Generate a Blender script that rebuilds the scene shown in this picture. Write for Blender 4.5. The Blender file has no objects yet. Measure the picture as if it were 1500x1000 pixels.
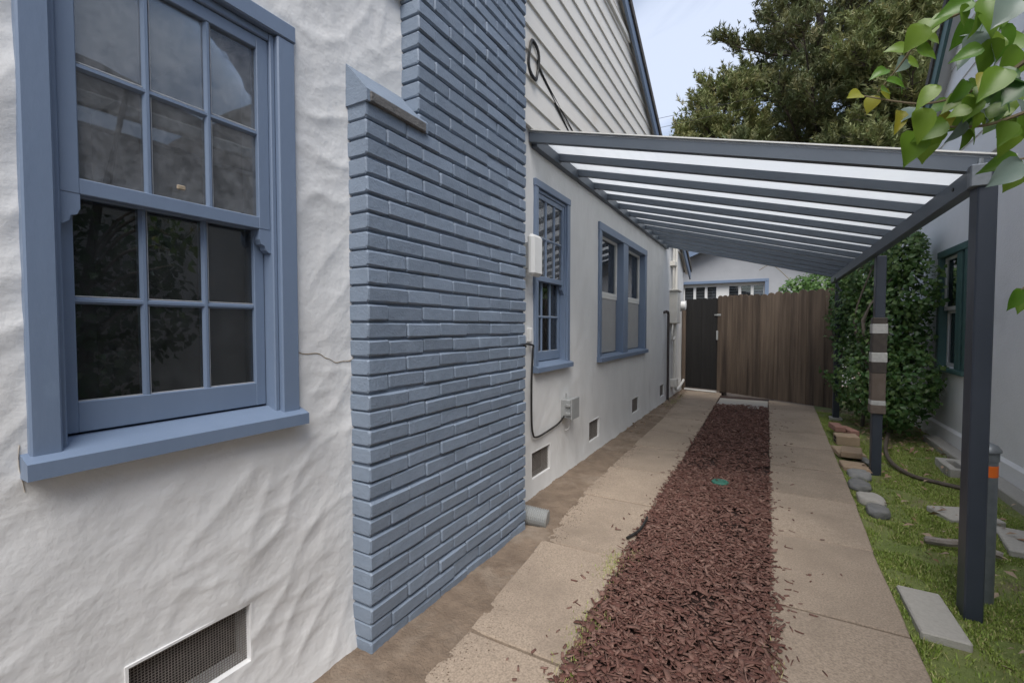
import bpy, bmesh, math, random
import numpy as np
from mathutils import Vector, Matrix, noise

random.seed(7); RNG = np.random.default_rng(7)
S = bpy.context.scene
COL = S.collection
R = math.radians

# ---------------------------------------------------------------- camera, sky, sun, exposure
F = 667.0                                   # focal length in pixels of the 1500 px wide photograph
CAM_H = 1.23
YAW = math.atan(375 / F); PIT = math.atan(22 / F)
cd = bpy.data.cameras.new('camera'); cam = bpy.data.objects.new('camera', cd); COL.objects.link(cam)
cd.sensor_width = 36; cd.lens = F / 1500 * 36; cd.clip_start = 0.02; cd.clip_end = 3000
cam.location = (0, 0, CAM_H); cam.rotation_euler = (R(90) - PIT, 0, YAW)
S.camera = cam

SUN_EL, SUN_AZ = R(55), R(155)              # azimuth from +Y towards +X
w = bpy.data.worlds.new('World'); S.world = w; w.use_nodes = True
nt = w.node_tree; nt.nodes.clear()
def wn(t, **k):
    n = nt.nodes.new(t)
    for a, b in k.items(): setattr(n, a, b)
    return n
out = wn('ShaderNodeOutputWorld'); bg = wn('ShaderNodeBackground')
sky = wn('ShaderNodeTexSky', sky_type='NISHITA', sun_disc=False, sun_elevation=SUN_EL, sun_rotation=SUN_AZ)
sky.air_density = 1.0; sky.dust_density = 1.5
tc = wn('ShaderNodeTexCoord'); sep = wn('ShaderNodeSeparateXYZ'); nt.links.new(tc.outputs['Generated'], sep.inputs[0])
zz = wn('ShaderNodeMath', operation='MAXIMUM'); nt.links.new(sep.outputs[2], zz.inputs[0]); zz.inputs[1].default_value = 0.06
dv = wn('ShaderNodeVectorMath', operation='DIVIDE'); cmb = wn('ShaderNodeCombineXYZ')
for i in range(3): nt.links.new(zz.outputs[0], cmb.inputs[i])
nt.links.new(tc.outputs['Generated'], dv.inputs[0]); nt.links.new(cmb.outputs[0], dv.inputs[1])
cn = wn('ShaderNodeTexNoise'); cn.inputs['Scale'].default_value = 0.9; cn.inputs['Detail'].default_value = 8; cn.inputs['Roughness'].default_value = 0.55
cn.inputs['Distortion'].default_value = 0.4
nt.links.new(dv.outputs[0], cn.inputs['Vector'])
cr = wn('ShaderNodeValToRGB'); cr.color_ramp.elements[0].position = 0.40; cr.color_ramp.elements[1].position = 0.60
cr.color_ramp.elements[0].color = (0.10, 0.10, 0.10, 1); cr.color_ramp.elements[1].color = (0.80, 0.80, 0.80, 1)
nt.links.new(cn.outputs['Fac'], cr.inputs[0])
mx = wn('ShaderNodeMixRGB'); nt.links.new(cr.outputs[0], mx.inputs[0]); nt.links.new(sky.outputs[0], mx.inputs[1])
mx.inputs[2].default_value = (5.7, 6.3, 7.6, 1)          # sunlit cloud, in the sky's own units
nt.links.new(mx.outputs[0], bg.inputs[0]); bg.inputs[1].default_value = 0.062
nt.links.new(bg.outputs[0], out.inputs[0])

sd = bpy.data.lights.new('sun', 'SUN'); sun = bpy.data.objects.new('sun', sd); COL.objects.link(sun)
sd.energy = 1.5; sd.angle = R(40); sd.color = (1.0, 0.96, 0.91)
sdir = Vector((math.sin(SUN_AZ) * math.cos(SUN_EL), math.cos(SUN_AZ) * math.cos(SUN_EL), math.sin(SUN_EL)))
sun.rotation_euler = sdir.to_track_quat('Z', 'Y').to_euler(); sun.location = sdir * 30
S.view_settings.view_transform = 'Standard'; S.view_settings.look = 'None'
S.view_settings.gamma = 1; S.view_settings.exposure = 1.30

# ---------------------------------------------------------------- pixel of the photograph -> point on a plane
def ray(x, y):
    r, u, f = (x - 750) / F, -(y - 500) / F, 1.0
    cp, sp = math.cos(PIT), math.sin(PIT)
    f, u = f * cp + u * sp, u * cp - f * sp
    return Vector((math.cos(YAW) * r - math.sin(YAW) * f, math.sin(YAW) * r + math.cos(YAW) * f, u))
def at(x, y, X=None, Y=None, Z=None, D=None):
    d = ray(x, y)
    t = X / d.x if X is not None else Y / d.y if Y is not None else (Z - CAM_H) / d.z if Z is not None else D / d.length
    return d * t + Vector((0, 0, CAM_H))

# ---------------------------------------------------------------- materials
MATS = {}
def material(name, c1, c2=None, scale=6, rough=.7, bump=0., bscale=60, bdetail=6, metal=0., stretch=(1, 1, 1), rand=0., c3=None,
             s3=1.2, t3=(.5, .7), bdist=.01, tint=None, spec=.5, bump2=None):
    m = bpy.data.materials.new(name); m.use_nodes = True; t = m.node_tree; N, L = t.nodes, t.links
    b = N['Principled BSDF']; b.inputs['Roughness'].default_value = rough; b.inputs['Metallic'].default_value = metal
    b.inputs['Specular IOR Level'].default_value = spec
    geo = N.new('ShaderNodeNewGeometry'); mp = N.new('ShaderNodeMapping'); mp.inputs['Scale'].default_value = stretch
    L.new(geo.outputs['Position'], mp.inputs[0])
    if rand:                                       # shift the pattern from object to object
        oi = N.new('ShaderNodeObjectInfo'); ml = N.new('ShaderNodeMath'); ml.operation = 'MULTIPLY'; ml.inputs[1].default_value = 40
        L.new(oi.outputs['Random'], ml.inputs[0]); cx = N.new('ShaderNodeCombineXYZ')
        for i in range(3): L.new(ml.outputs[0], cx.inputs[i])
        L.new(cx.outputs[0], mp.inputs['Location'])
    col = None
    def noise_(sc, det=5, ro=.6):
        n = N.new('ShaderNodeTexNoise'); n.inputs['Scale'].default_value = sc; n.inputs['Detail'].default_value = det
        n.inputs['Roughness'].default_value = ro; L.new(mp.outputs[0], n.inputs['Vector']); return n
    def mix(fac, a, bb, mode='MIX'):
        x = N.new('ShaderNodeMixRGB'); x.blend_type = mode
        for i, v in enumerate((fac, a, bb)):
            if isinstance(v, (int, float)): x.inputs[i].default_value = v
            elif isinstance(v, tuple): x.inputs[i].default_value = (*v, 1)
            else: L.new(v, x.inputs[i])
        return x.outputs[0]
    def ramp(v, a, bb):
        r = N.new('ShaderNodeMapRange'); r.inputs[1].default_value = a; r.inputs[2].default_value = bb; L.new(v, r.inputs[0]); return r.outputs[0]
    if c2 is None: col = mix(0., c1, c1)
    else: col = mix(ramp(noise_(scale).outputs['Fac'], .3, .7), c1, c2)
    if c3: col = mix(ramp(noise_(s3, 7, .65).outputs['Fac'], *t3), col, c3)
    if tint:
        a = N.new('ShaderNodeAttribute'); a.attribute_name = 'tint'
        col = mix(a.outputs['Fac'], col, tint)
    if rand:
        hs = N.new('ShaderNodeHueSaturation'); L.new(col, hs.inputs['Color'])
        r = N.new('ShaderNodeMapRange'); L.new(oi.outputs['Random'], r.inputs[0]); r.inputs[3].default_value = 1 - rand; r.inputs[4].default_value = 1 + rand
        L.new(r.outputs[0], hs.inputs['Value']); col = hs.outputs[0]
    L.new(col, b.inputs['Base Color'])
    if bump:
        bp = N.new('ShaderNodeBump'); bp.inputs['Strength'].default_value = bump; bp.inputs['Distance'].default_value = bdist
        L.new(noise_(bscale, bdetail, .6).outputs['Fac'], bp.inputs['Height']); L.new(bp.outputs[0], b.inputs['Normal'])
        if bump2:
            b2 = N.new('ShaderNodeBump'); b2.inputs['Strength'].default_value = bump2[0]; b2.inputs['Distance'].default_value = bump2[2]
            L.new(noise_(bump2[1], 3, .5).outputs['Fac'], b2.inputs['Height']); L.new(b2.outputs[0], bp.inputs['Normal'])
    MATS[name] = m
    return m

material('stucco', (.70, .70, .69), (.76, .76, .755), 3, .85, .28, 60, 8, c3=(.60, .585, .55), s3=.9, t3=(.62, .82), bdist=.006, bump2=(.35, 9, .02))
material('stucco_dirty', (.62, .62, .61), (.70, .70, .69), 4, .88, .4, 60, 8, c3=(.42, .41, .39), s3=1.7, t3=(.55, .85), bdist=.006, bump2=(.3, 10, .02), stretch=(1, 1, .45))
material('stucco_pebble', (.75, .75, .75), (.79, .79, .79), 5, .9, .6, 90, 3, c3=(.55, .55, .53), s3=.8, t3=(.6, .9), bdist=.008)
material('stucco_grey', (.36, .37, .385), (.40, .41, .425), 5, .9, .3, 40, 4, bdist=.008)
material('brick_paint', (.188, .235, .302), (.212, .260, .330), 14, .55, .55, 120, 8, rand=.06, c3=(.25, .295, .355), s3=9, t3=(.62, .8), bdist=.004, bump2=(.35, 28, .008))
material('mortar_paint', (.150, .190, .248), (.165, .205, .265), 10, .6, .6, 90, 6, bdist=.006)
material('bare_mortar', (.10, .10, .10), (.17, .165, .16), 30, .95, .8, 120, 6, bdist=.006)
material('trim_paint', (.155, .208, .300), (.175, .230, .325), 5, .42, .3, 60, 5, rand=.03, c3=(.21, .28, .38), s3=8, t3=(.66, .85), bdist=.002, stretch=(1, 1, .35))
material('putty', (.50, .50, .48), (.36, .38, .42), 60, .8, .3, 80)
material('white_paint', (.70, .70, .68), (.64, .64, .61), 6, .5, .15, 60, rand=.03)
material('siding', (.74, .70, .63), (.79, .76, .70), 4, .6, .25, 40, 4, c3=(.62, .55, .45), s3=2.2, t3=(.6, .85), bdist=.003, rand=.03)
material('siding_grey', (.76, .76, .755), (.80, .80, .795), 4, .6, .2, 40, 4, bdist=.003, rand=.03)
material('roof_shingle', (.06, .055, .05), (.12, .11, .10), 25, .95, .8, 50, 5)
material('slate_paint', (.080, .098, .122), (.095, .115, .142), 4, .45, .15, 60, 5, c3=(.11, .115, .12), s3=5, t3=(.6, .85), bdist=.002, rand=.05)
material('post_paint', (.032, .040, .056), (.042, .051, .069), 6, .42, .2, 50, 5, c3=(.12, .10, .085), s3=7, t3=(.70, .82), bdist=.002, stretch=(1, 1, .5))
material('concrete', (.215, .170, .128), (.425, .340, .262), 130, .9, .5, 160, 4, c3=(.225, .178, .136), s3=2.6, t3=(.46, .78), bdist=.004, rand=.06, bump2=(.2, 12, .01))
material('joint_soil', (.05, .04, .03), (.075, .06, .045), 30, .95)
material('paver', (.36, .34, .305), (.43, .41, .37), 60, .9, .6, 140, 5, bdist=.005, rand=.1)
material('dirt', (.145, .105, .075), (.24, .18, .13), 9, .95, .9, 90, 8, c3=(.30, .245, .19), s3=3.5, t3=(.5, .75), bdist=.012)
material('lawn_soil', (.14, .19, .045), (.19, .21, .07), 4, .95, .9, 70, 8, c3=(.20, .15, .10), s3=2.4, t3=(.52, .66), bdist=.012)
material('mulch_base', (.030, .015, .012), (.06, .03, .024), 40, .95, 1., 60, 6, bdist=.02)
material('mulch_chip', (.088, .035, .026), (.128, .054, .040), 30, .8, .3, 120, tint=(.25, .15, .118), bdist=.003)
material('grass', (.17, .27, .035), (.27, .36, .06), 3, .6, tint=(.42, .38, .17))
material('fence_wood', (.078, .055, .039), (.160, .120, .087), 16, .85, .6, 40, 8, stretch=(1, 1, .06), rand=.16, c3=(.045, .032, .025), s3=5, t3=(.47, .64), bdist=.006)
material('black_wood', (.007, .0065, .0065), (.014, .013, .0125), 16, .75, .5, 40, 8, stretch=(1, 1, .06), rand=.15, bdist=.004)
material('galvanised', (.17, .19, .21), (.24, .26, .28), 20, .45, .1, 60, metal=.5)
material('grey_metal', (.30, .31, .31), (.36, .37, .365), 9, .5, .08, 60, metal=.2)
material('cream_metal', (.60, .58, .53), (.66, .64, .59), 7, .5, .1, 50)
material('white_plastic', (.74, .74, .72), None, rough=.4)
material('dark_cable', (.018, .017, .016), None, rough=.5)
material('iron_pipe', (.045, .04, .045), (.07, .055, .05), 30, .7, .3, 80)
material('wire_mesh', (.22, .20, .185), (.30, .275, .25), 40, .6, metal=.4)
material('dark_inside', (.022, .021, .02), (.035, .03, .028), 6, .9)  # shade inside hollows, put into the colour
material('interior', (.055, .053, .05), (.075, .072, .07), 2, .9)  # darkness of unlit rooms put into the surface colour
material('tan_crack', (.40, .33, .24), (.30, .24, .17), 60, .9, .3, 90)
material('screen_grey', (.30, .30, .30), (.34, .34, .335), 8, .8)
material('orange_paint', (.80, .16, .015), None, rough=.6)
material('red_brick', (.30, .155, .12), (.37, .21, .165), 20, .9, .6, 120, 5, rand=.12)
material('tan_brick', (.36, .26, .175), (.43, .32, .22), 20, .9, .6, 120, 5, rand=.1)
material('stone', (.17, .175, .18), (.24, .235, .22), 18, .9, .6, 80, 5, rand=.2)
material('hose', (.075, .058, .045), (.12, .095, .075), 20, .6)
material('green_plastic', (.025, .13, .095), (.04, .17, .125), 20, .55)
material('foam_wrap', (.05, .043, .039), (.075, .064, .056), 20, .9, .4, 60, bdist=.004)
material('card_wrap', (.115, .09, .073), (.15, .12, .10), 20, .9, .4, 60, bdist=.004)
material('silver_tape', (.50, .50, .48), (.38, .38, .37), 40, .4, .4, 70, bdist=.004)
material('green_trim', (.045, .10, .095), (.06, .125, .115), 8, .5, .15, 50)
material('bark', (.10, .085, .07), (.17, .145, .12), 14, .95, .9, 30, 6, stretch=(1, 1, .3), bdist=.02)
material('pine_bark', (.06, .05, .042), (.10, .08, .066), 6, .95, .9, 14, 6, bdist=.03)
material('twig', (.16, .12, .08), (.22, .19, .10), 20, .8)
material('dead_wood', (.33, .30, .27), (.22, .19, .165), 20, .9, .6, 60)
material('dry_leaf', (.20, .10, .05), (.30, .19, .11), 30, .8, tint=(.36, .28, .20))

def leafmat(name, c1, c2, scale, tint, rough=.4, trans=.35):
    m = material(name, c1, c2, scale, rough, tint=tint)
    t = m.node_tree; N, L = t.nodes, t.links; b = N['Principled BSDF']
    src = b.inputs['Base Color'].links[0].from_socket
    tr = N.new('ShaderNodeBsdfTranslucent'); L.new(src, tr.inputs[0]); ms = N.new('ShaderNodeMixShader'); ms.inputs[0].default_value = trans
    L.new(b.outputs[0], ms.inputs[1]); L.new(tr.outputs[0], ms.inputs[2]); L.new(ms.outputs[0], N['Material Output'].inputs[0])
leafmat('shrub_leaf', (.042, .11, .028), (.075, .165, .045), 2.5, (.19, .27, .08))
leafmat('hedge_leaf', (.065, .15, .03), (.11, .21, .045), 3, (.16, .26, .07))
leafmat('pine_needle', (.095, .128, .050), (.14, .17, .065), .55, (.25, .23, .105), .6, .2)
leafmat('pine_needle_light', (.145, .19, .065), (.20, .235, .08), .6, (.31, .28, .12), .6, .25)
leafmat('green_leaf', (.085, .20, .02), (.12, .25, .03), 12, (.26, .32, .03), .35, .45)
leafmat('silver_leaf', (.20, .27, .25), (.25, .31, .28), 12, (.12, .18, .13), .35, .3)
leafmat('yellow_leaf', (.32, .30, .03), (.24, .30, .035), 12, (.42, .34, .03), .4, .45)
leafmat('dark_leaf', (.04, .10, .03), (.06, .14, .035), 6, (.10, .20, .04), .35, .35)

def glass(name, dust=.10, dust_sky_col=(.5, .52, .55)):
    m = bpy.data.materials.new(name); m.use_nodes = True; t = m.node_tree; N, L = t.nodes, t.links; N.remove(N['Principled BSDF'])
    fr = N.new('ShaderNodeFresnel'); fr.inputs[0].default_value = 1.62
    gl = N.new('ShaderNodeBsdfGlossy'); gl.inputs['Roughness'].default_value = .0; gl.inputs[0].default_value = (.95, .97, 1, 1)
    tr = N.new('ShaderNodeBsdfTransparent'); tr.inputs[0].default_value = (.85, .88, .88, 1)
    df = N.new('ShaderNodeBsdfDiffuse'); df.inputs[0].default_value = (*dust_sky_col, 1)  # dust film, bluish because the sky's reflection is put into its colour
    geo = N.new('ShaderNodeNewGeometry'); n = N.new('ShaderNodeTexNoise'); n.inputs['Scale'].default_value = 22; n.inputs['Detail'].default_value = 9; n.inputs['Roughness'].default_value = .75
    L.new(geo.outputs['Position'], n.inputs['Vector'])
    mr = N.new('ShaderNodeMapRange'); mr.inputs[1].default_value = .35; mr.inputs[2].default_value = .75; mr.inputs[3].default_value = dust * .3; mr.inputs[4].default_value = dust * 1.6
    L.new(n.outputs[0], mr.inputs[0])
    bp = N.new('ShaderNodeBump'); bp.inputs['Strength'].default_value = .02; bp.inputs['Distance'].default_value = .01
    n2 = N.new('ShaderNodeTexNoise'); n2.inputs['Scale'].default_value = 7; L.new(geo.outputs['Position'], n2.inputs['Vector']); L.new(n2.outputs[0], bp.inputs['Height']); L.new(bp.outputs[0], gl.inputs['Normal'])
    a = N.new('ShaderNodeMixShader'); L.new(mr.outputs[0], a.inputs[0]); L.new(tr.outputs[0], a.inputs[1]); L.new(df.outputs[0], a.inputs[2])
    b = N.new('ShaderNodeMixShader'); L.new(fr.outputs[0], b.inputs[0]); L.new(a.outputs[0], b.inputs[1]); L.new(gl.outputs[0], b.inputs[2])
    L.new(b.outputs[0], N['Material Output'].inputs[0]); MATS[name] = m
glass('glass_dust_sky', .22); glass('glass', .04)

def poly():
    m = bpy.data.materials.new('polycarbonate'); m.use_nodes = True; t = m.node_tree; N, L = t.nodes, t.links; N.remove(N['Principled BSDF'])
    geo = N.new('ShaderNodeNewGeometry'); wv = N.new('ShaderNodeTexWave'); wv.bands_direction = 'Y'; wv.inputs['Scale'].default_value = 28; L.new(geo.outputs['Position'], wv.inputs['Vector'])
    mr = N.new('ShaderNodeMixRGB'); mr.inputs[1].default_value = (.66, .69, .71, 1); mr.inputs[2].default_value = (.80, .82, .84, 1); L.new(wv.outputs['Fac'], mr.inputs[0])
    tl = N.new('ShaderNodeBsdfTranslucent'); L.new(mr.outputs[0], tl.inputs[0])
    tr = N.new('ShaderNodeBsdfTransparent'); gl = N.new('ShaderNodeBsdfGlossy'); gl.inputs['Roughness'].default_value = .25
    a = N.new('ShaderNodeMixShader'); a.inputs[0].default_value = .36; L.new(tl.outputs[0], a.inputs[1]); L.new(tr.outputs[0], a.inputs[2])
    b = N.new('ShaderNodeMixShader'); b.inputs[0].default_value = .06; L.new(a.outputs[0], b.inputs[1]); L.new(gl.outputs[0], b.inputs[2])
    L.new(b.outputs[0], N['Material Output'].inputs[0]); MATS['polycarbonate'] = m
poly()

# ---------------------------------------------------------------- object helpers
WLOC = {}
def tag(o, label=None, cat=None, group=None, kind=None):
    for k, v in (('label', label), ('category', cat), ('group', group), ('kind', kind)):
        if v: o[k] = v
    return o
def place(o, parent, loc):
    COL.objects.link(o); WLOC[o] = Vector(loc)
    if parent is not None:
        o.parent = parent; o.location = Vector(loc) - WLOC[parent]
    else: o.location = loc
    return o
def thing(name, loc, label, cat, group=None):
    o = bpy.data.objects.new(name, None); o.empty_display_size = .1
    return tag(place(o, None, loc), label, cat, group)
def copy_to(src, parent, loc, rot=None, scale=None):
    o = bpy.data.objects.new(src.name.split('.')[0], src.data)
    place(o, parent, loc)
    if rot is not None: o.rotation_euler = rot
    if scale is not None: o.scale = scale
    return o
def nmesh(name, V, Fc, mat, parent=None, smooth=False, tint=None, origin=None):
    """numpy mesh: V (n,3), Fc (m,k) all faces with k corners, one object"""
    V = np.asarray(V, dtype=np.float32); Fc = np.asarray(Fc, dtype=np.int32)
    o0 = np.array(origin if origin is not None else ((V[:, 0].min() + V[:, 0].max()) / 2, (V[:, 1].min() + V[:, 1].max()) / 2, V[:, 2].min()), dtype=np.float32)
    me = bpy.data.meshes.new(name); me.vertices.add(len(V)); me.vertices.foreach_set('co', (V - o0).ravel())
    k = Fc.shape[1]; me.loops.add(Fc.size); me.loops.foreach_set('vertex_index', Fc.ravel())
    me.polygons.add(len(Fc)); me.polygons.foreach_set('loop_start', np.arange(0, Fc.size, k, dtype=np.int32))
    if smooth: me.polygons.foreach_set('use_smooth', np.ones(len(Fc), dtype=bool))
    if tint is not None:
        a = me.attributes.new('tint', 'FLOAT', 'POINT'); a.data.foreach_set('value', np.asarray(tint, dtype=np.float32))
    me.update(calc_edges=True); me.materials.append(MATS[mat])
    return place(bpy.data.objects.new(name, me), parent, o0.tolist())

class MB:
    def __init__(s): s.v = []; s.f = []; s.M = None
    def add(s, vs, fs):
        n = len(s.v)
        s.v += [tuple(s.M @ Vector(p)) if s.M else tuple(p) for p in vs]; s.f += [tuple(i + n for i in f) for f in fs]; return s
    def box(s, x0, x1, y0, y1, z0, z1, bev=.0):
        if bev <= 0:
            return s.add([(x, y, z) for x in (x0, x1) for y in (y0, y1) for z in (z0, z1)],
                         [(0, 1, 3, 2), (4, 6, 7, 5), (0, 4, 5, 1), (2, 3, 7, 6), (0, 2, 6, 4), (1, 5, 7, 3)])
        bm = bmesh.new(); bmesh.ops.create_cube(bm, size=1)
        for v in bm.verts: v.co = Vector(((x0 + x1) / 2 + v.co.x * (x1 - x0), (y0 + y1) / 2 + v.co.y * (y1 - y0), (z0 + z1) / 2 + v.co.z * (z1 - z0)))
        bmesh.ops.bevel(bm, geom=bm.edges[:], offset=bev, segments=1, affect='EDGES', profile=.5)
        bm.verts.index_update()
        s.add([v.co for v in bm.verts], [[v.index for v in f.verts] for f in bm.faces]); bm.free(); return s
    def prism(s, pts, axis, a, b):
        """pts: 2D outline; extruded along axis from a to b (other axes in xyz order)"""
        def p3(p, t): q = list(p); q.insert(axis, t); return tuple(q)
        n = len(pts)
        return s.add([p3(p, a) for p in pts] + [p3(p, b) for p in pts],
                     [tuple(range(n))[::-1], tuple(range(n, 2 * n))] + [(i, (i + 1) % n, n + (i + 1) % n, n + i) for i in range(n)])
    def tube(s, pts, rad, seg=8, cap=True):
        pts = [Vector(p) for p in pts]; n = len(pts); vs = []
        rad = rad if isinstance(rad, (list, tuple)) else [rad] * n
        up = Vector((0, 0, 1)); pu = None
        for i, p in enumerate(pts):
            t = (pts[min(i + 1, n - 1)] - pts[max(i - 1, 0)]).normalized()
            if pu is None: pu = t.cross(up) if abs(t.z) < .95 else t.cross(Vector((1, 0, 0)))
            u = (pu - t * pu.dot(t)).normalized(); v = t.cross(u); pu = u
            vs += [p + (u * math.cos(2 * math.pi * k / seg) + v * math.sin(2 * math.pi * k / seg)) * rad[i] for k in range(seg)]
        fs = [(i * seg + k, i * seg + (k + 1) % seg, (i + 1) * seg + (k + 1) % seg, (i + 1) * seg + k) for i in range(n - 1) for k in range(seg)]
        if cap: fs += [tuple(range(seg))[::-1], tuple(range((n - 1) * seg, n * seg))]
        return s.add(vs, fs)
    def build(s, name, mat, parent=None, smooth=False, origin=None):
        vs = [Vector(v) for v in s.v]
        if origin is None:
            lo = [min(v[i] for v in vs) for i in range(3)]; hi = [max(v[i] for v in vs) for i in range(3)]
            origin = Vector(((lo[0] + hi[0]) / 2, (lo[1] + hi[1]) / 2, lo[2]))
        origin = Vector(origin)
        me = bpy.data.meshes.new(name); me.from_pydata([v - origin for v in vs], [], s.f); me.materials.append(MATS[mat])
        bm = bmesh.new(); bm.from_mesh(me); bmesh.ops.recalc_face_normals(bm, faces=bm.faces); bm.to_mesh(me); bm.free()
        if smooth:
            for p in me.polygons: p.use_smooth = True
            me.set_sharp_from_angle(angle=R(40))
        return place(bpy.data.objects.new(name, me), parent, origin)
def box(name, mat, parent, x0, x1, y0, y1, z0, z1, bev=.003): return MB().box(x0, x1, y0, y1, z0, z1, bev).build(name, mat, parent)
def tube(name, mat, parent, pts, rad, seg=8): return MB().tube(pts, rad, seg).build(name, mat, parent, smooth=True)
def smooth_path(pts, n=6):
    pts = [Vector(p) for p in pts]; out = []
    for i in range(len(pts) - 1):
        p0, p1, p2, p3 = pts[max(i - 1, 0)], pts[i], pts[i + 1], pts[min(i + 2, len(pts) - 1)]
        for k in range(n):
            t = k / n
            out.append(.5 * ((2 * p1) + (p2 - p0) * t + (2 * p0 - 5 * p1 + 4 * p2 - p3) * t * t + (3 * p1 - p0 - 3 * p2 + p3) * t ** 3))
    return out + [pts[-1]]
def grid_axis(a, b, breaks, step):
    ks = sorted({a, b, *[k for k in breaks if a < k < b]}); r = []
    for p, q in zip(ks[:-1], ks[1:]):
        n = max(1, int(round((q - p) / step))); r += [p + (q - p) * i / n for i in range(n)]
    return r + [b]

# ---------------------------------------------------------------- ground, driveway
W1, W2, CH = -1.365, -1.475, -1.266         # near wall plane, far wall plane, chimney face
NB = 1.65                                   # neighbour's wall plane
def sheet(name, mat, x0, x1, y0, y1, z, step, amp, fr, kind='structure'):
    xs = np.arange(x0, x1 + step / 2, step); ys = np.arange(y0, y1 + step / 2, step)
    V = [(x, y, z + amp * noise.noise((x * fr, y * fr, z))) for x in xs for y in ys]; ny = len(ys)
    Fc = [(i * ny + j, (i + 1) * ny + j, (i + 1) * ny + j + 1, i * ny + j + 1) for i in range(len(xs) - 1) for j in range(ny - 1)]
    return tag(nmesh(name, V, Fc, mat, smooth=True), kind=kind)
tag(nmesh('ground', [(-900, -900, -.045), (900, -900, -.045), (900, 900, -.045), (-900, 900, -.045)], [(0, 1, 2, 3)], 'dirt'), kind='structure')
def dirt_strip():
    xs = np.arange(-1.58, -.86, .009); ys_ = np.arange(.1, 9.7, .012); V = []
    for x in xs:
        for y in ys_:
            e = slab_edge_left(y) + .015 + .045 * noise.noise((y * 2.3, 3, 1)) + .045 * noise.noise((y * 14, x * 14, 1)) + .03 * noise.noise((y * 45, x * 45, 1))
            V.append((x, y, .012 * math.tanh((e - x) / .12) + .012 * noise.noise((x * 5, y * 5, 0)) * (1 if x < e - .08 else .2) + .004 * noise.noise((x * 34, y * 34, 2)) + .0035 * noise.noise((x * 85, y * 85, 2)) - .002))
    k = len(ys_)
    tag(nmesh('dirt_strip', V, [(i * k + j, (i + 1) * k + j, (i + 1) * k + j + 1, i * k + j + 1) for i in range(len(xs) - 1) for j in range(k - 1)], 'dirt', smooth=True), kind='structure')
sheet('mulch_bed', 'mulch_base', -.84, .10, -1.0, 8.95, -.018, .05, .008, 6)
sheet('lawn', 'lawn_soil', .44, 1.74, -1.4, 9.2, -.02, .04, .022, 3)

def slab_edge_left(y): return float(np.interp(y, [-1.5, .5, 1.5, 2.35, 3.16, 4, 5.5, 6.5, 8, 9.3], [-1.02, -1.02, -1.035, -1.12, -1.18, -1.2, -1.2, -1.22, -1.3, -1.37]))
def slab_edge_right(y): return float(np.interp(y, [-1.5, 2.3, 3.1, 3.9, 8.3], [.515, .513, .52, .553, .635]))
dirt_strip()
def strip(name, joints, fl, fr_):
    root = box(name, 'joint_soil', None, fl(4) + .06, fr_(4) - .06, joints[0] + .05, joints[-1] - .05, -.10, -.018, 0)
    tag(root, kind='structure')
    for a, b in zip(joints[:-1], joints[1:]):
        ys = np.linspace(a + .0075, b - .0075, 5)
        jl = [random.uniform(-.008, .008) for _ in ys]; jr = [random.uniform(-.004, .004) for _ in ys]
        dz = random.uniform(-.003, .003)
        top = [(fl(y) + j, y) for y, j in zip(ys, jl)] + [(fr_(y) + j, y) for y, j in zip(ys[::-1], jr)]
        n = len(top); cx = sum(p[0] for p in top) / n; cy = sum(p[1] for p in top) / n
        m = MB(); ins = [(p[0] + (.006 if p[0] < cx else -.006), p[1] + (.005 if p[1] < cy - .2 else -.005 if p[1] > cy + .2 else 0)) for p in top]
        m.add([(x, y, dz) for x, y in ins] + [(x, y, dz - .006) for x, y in top] + [(x, y, -.11) for x, y in top],
              [tuple(range(n))] + [(i, (i + 1) % n, n + (i + 1) % n, n + i) for i in range(n)] + [(n + i, n + (i + 1) % n, 2 * n + (i + 1) % n, 2 * n + i) for i in range(n)])
        m.build('slab', 'concrete', root)
    return root
strip('driveway_strip', [-1.3, -.3, .62, 1.496, 2.35, 3.16, 3.9, 4.7, 5.49, 6.4, 7.3, 8.2, 9.25], slab_edge_left, lambda y: float(np.interp(y, [0, 1.5, 2.2, 3, 9.3], [-.62, -.62, -.645, -.66, -.73])))
strip('driveway_strip', [-1.5, -.3, .7, 1.5, 2.31, 3.11, 3.89, 4.65, 5.45, 6.2, 7.0, 7.8, 8.75], lambda y: .028, slab_edge_right)
box('drain_slab', 'paver', None, -.70, .015, 7.75, 8.6, -.06, -.004)['kind'] = 'structure'

# ---------------------------------------------------------------- house
house = thing('house', (W2, 1.5, 0), 'white stucco house with blue trim, cream gable siding and blue brick chimney', 'house')
WIN1 = dict(y0=.330, y1=.962, z0=.945, z1=2.19)
WIN2 = dict(y0=2.93, y1=3.585, z0=.93, z1=2.285)
WIN3 = dict(y0=4.35, y1=6.35, z0=.92, z1=2.262)
V_NEAR = [(.491, .793, .211, .388)]
V_FAR = [(2.905, 3.223, .123, .315), (4.11, 4.41, .127, .315), (5.68, 6.02, .132, .316), (7.36, 7.69, .113, .298)]

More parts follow.
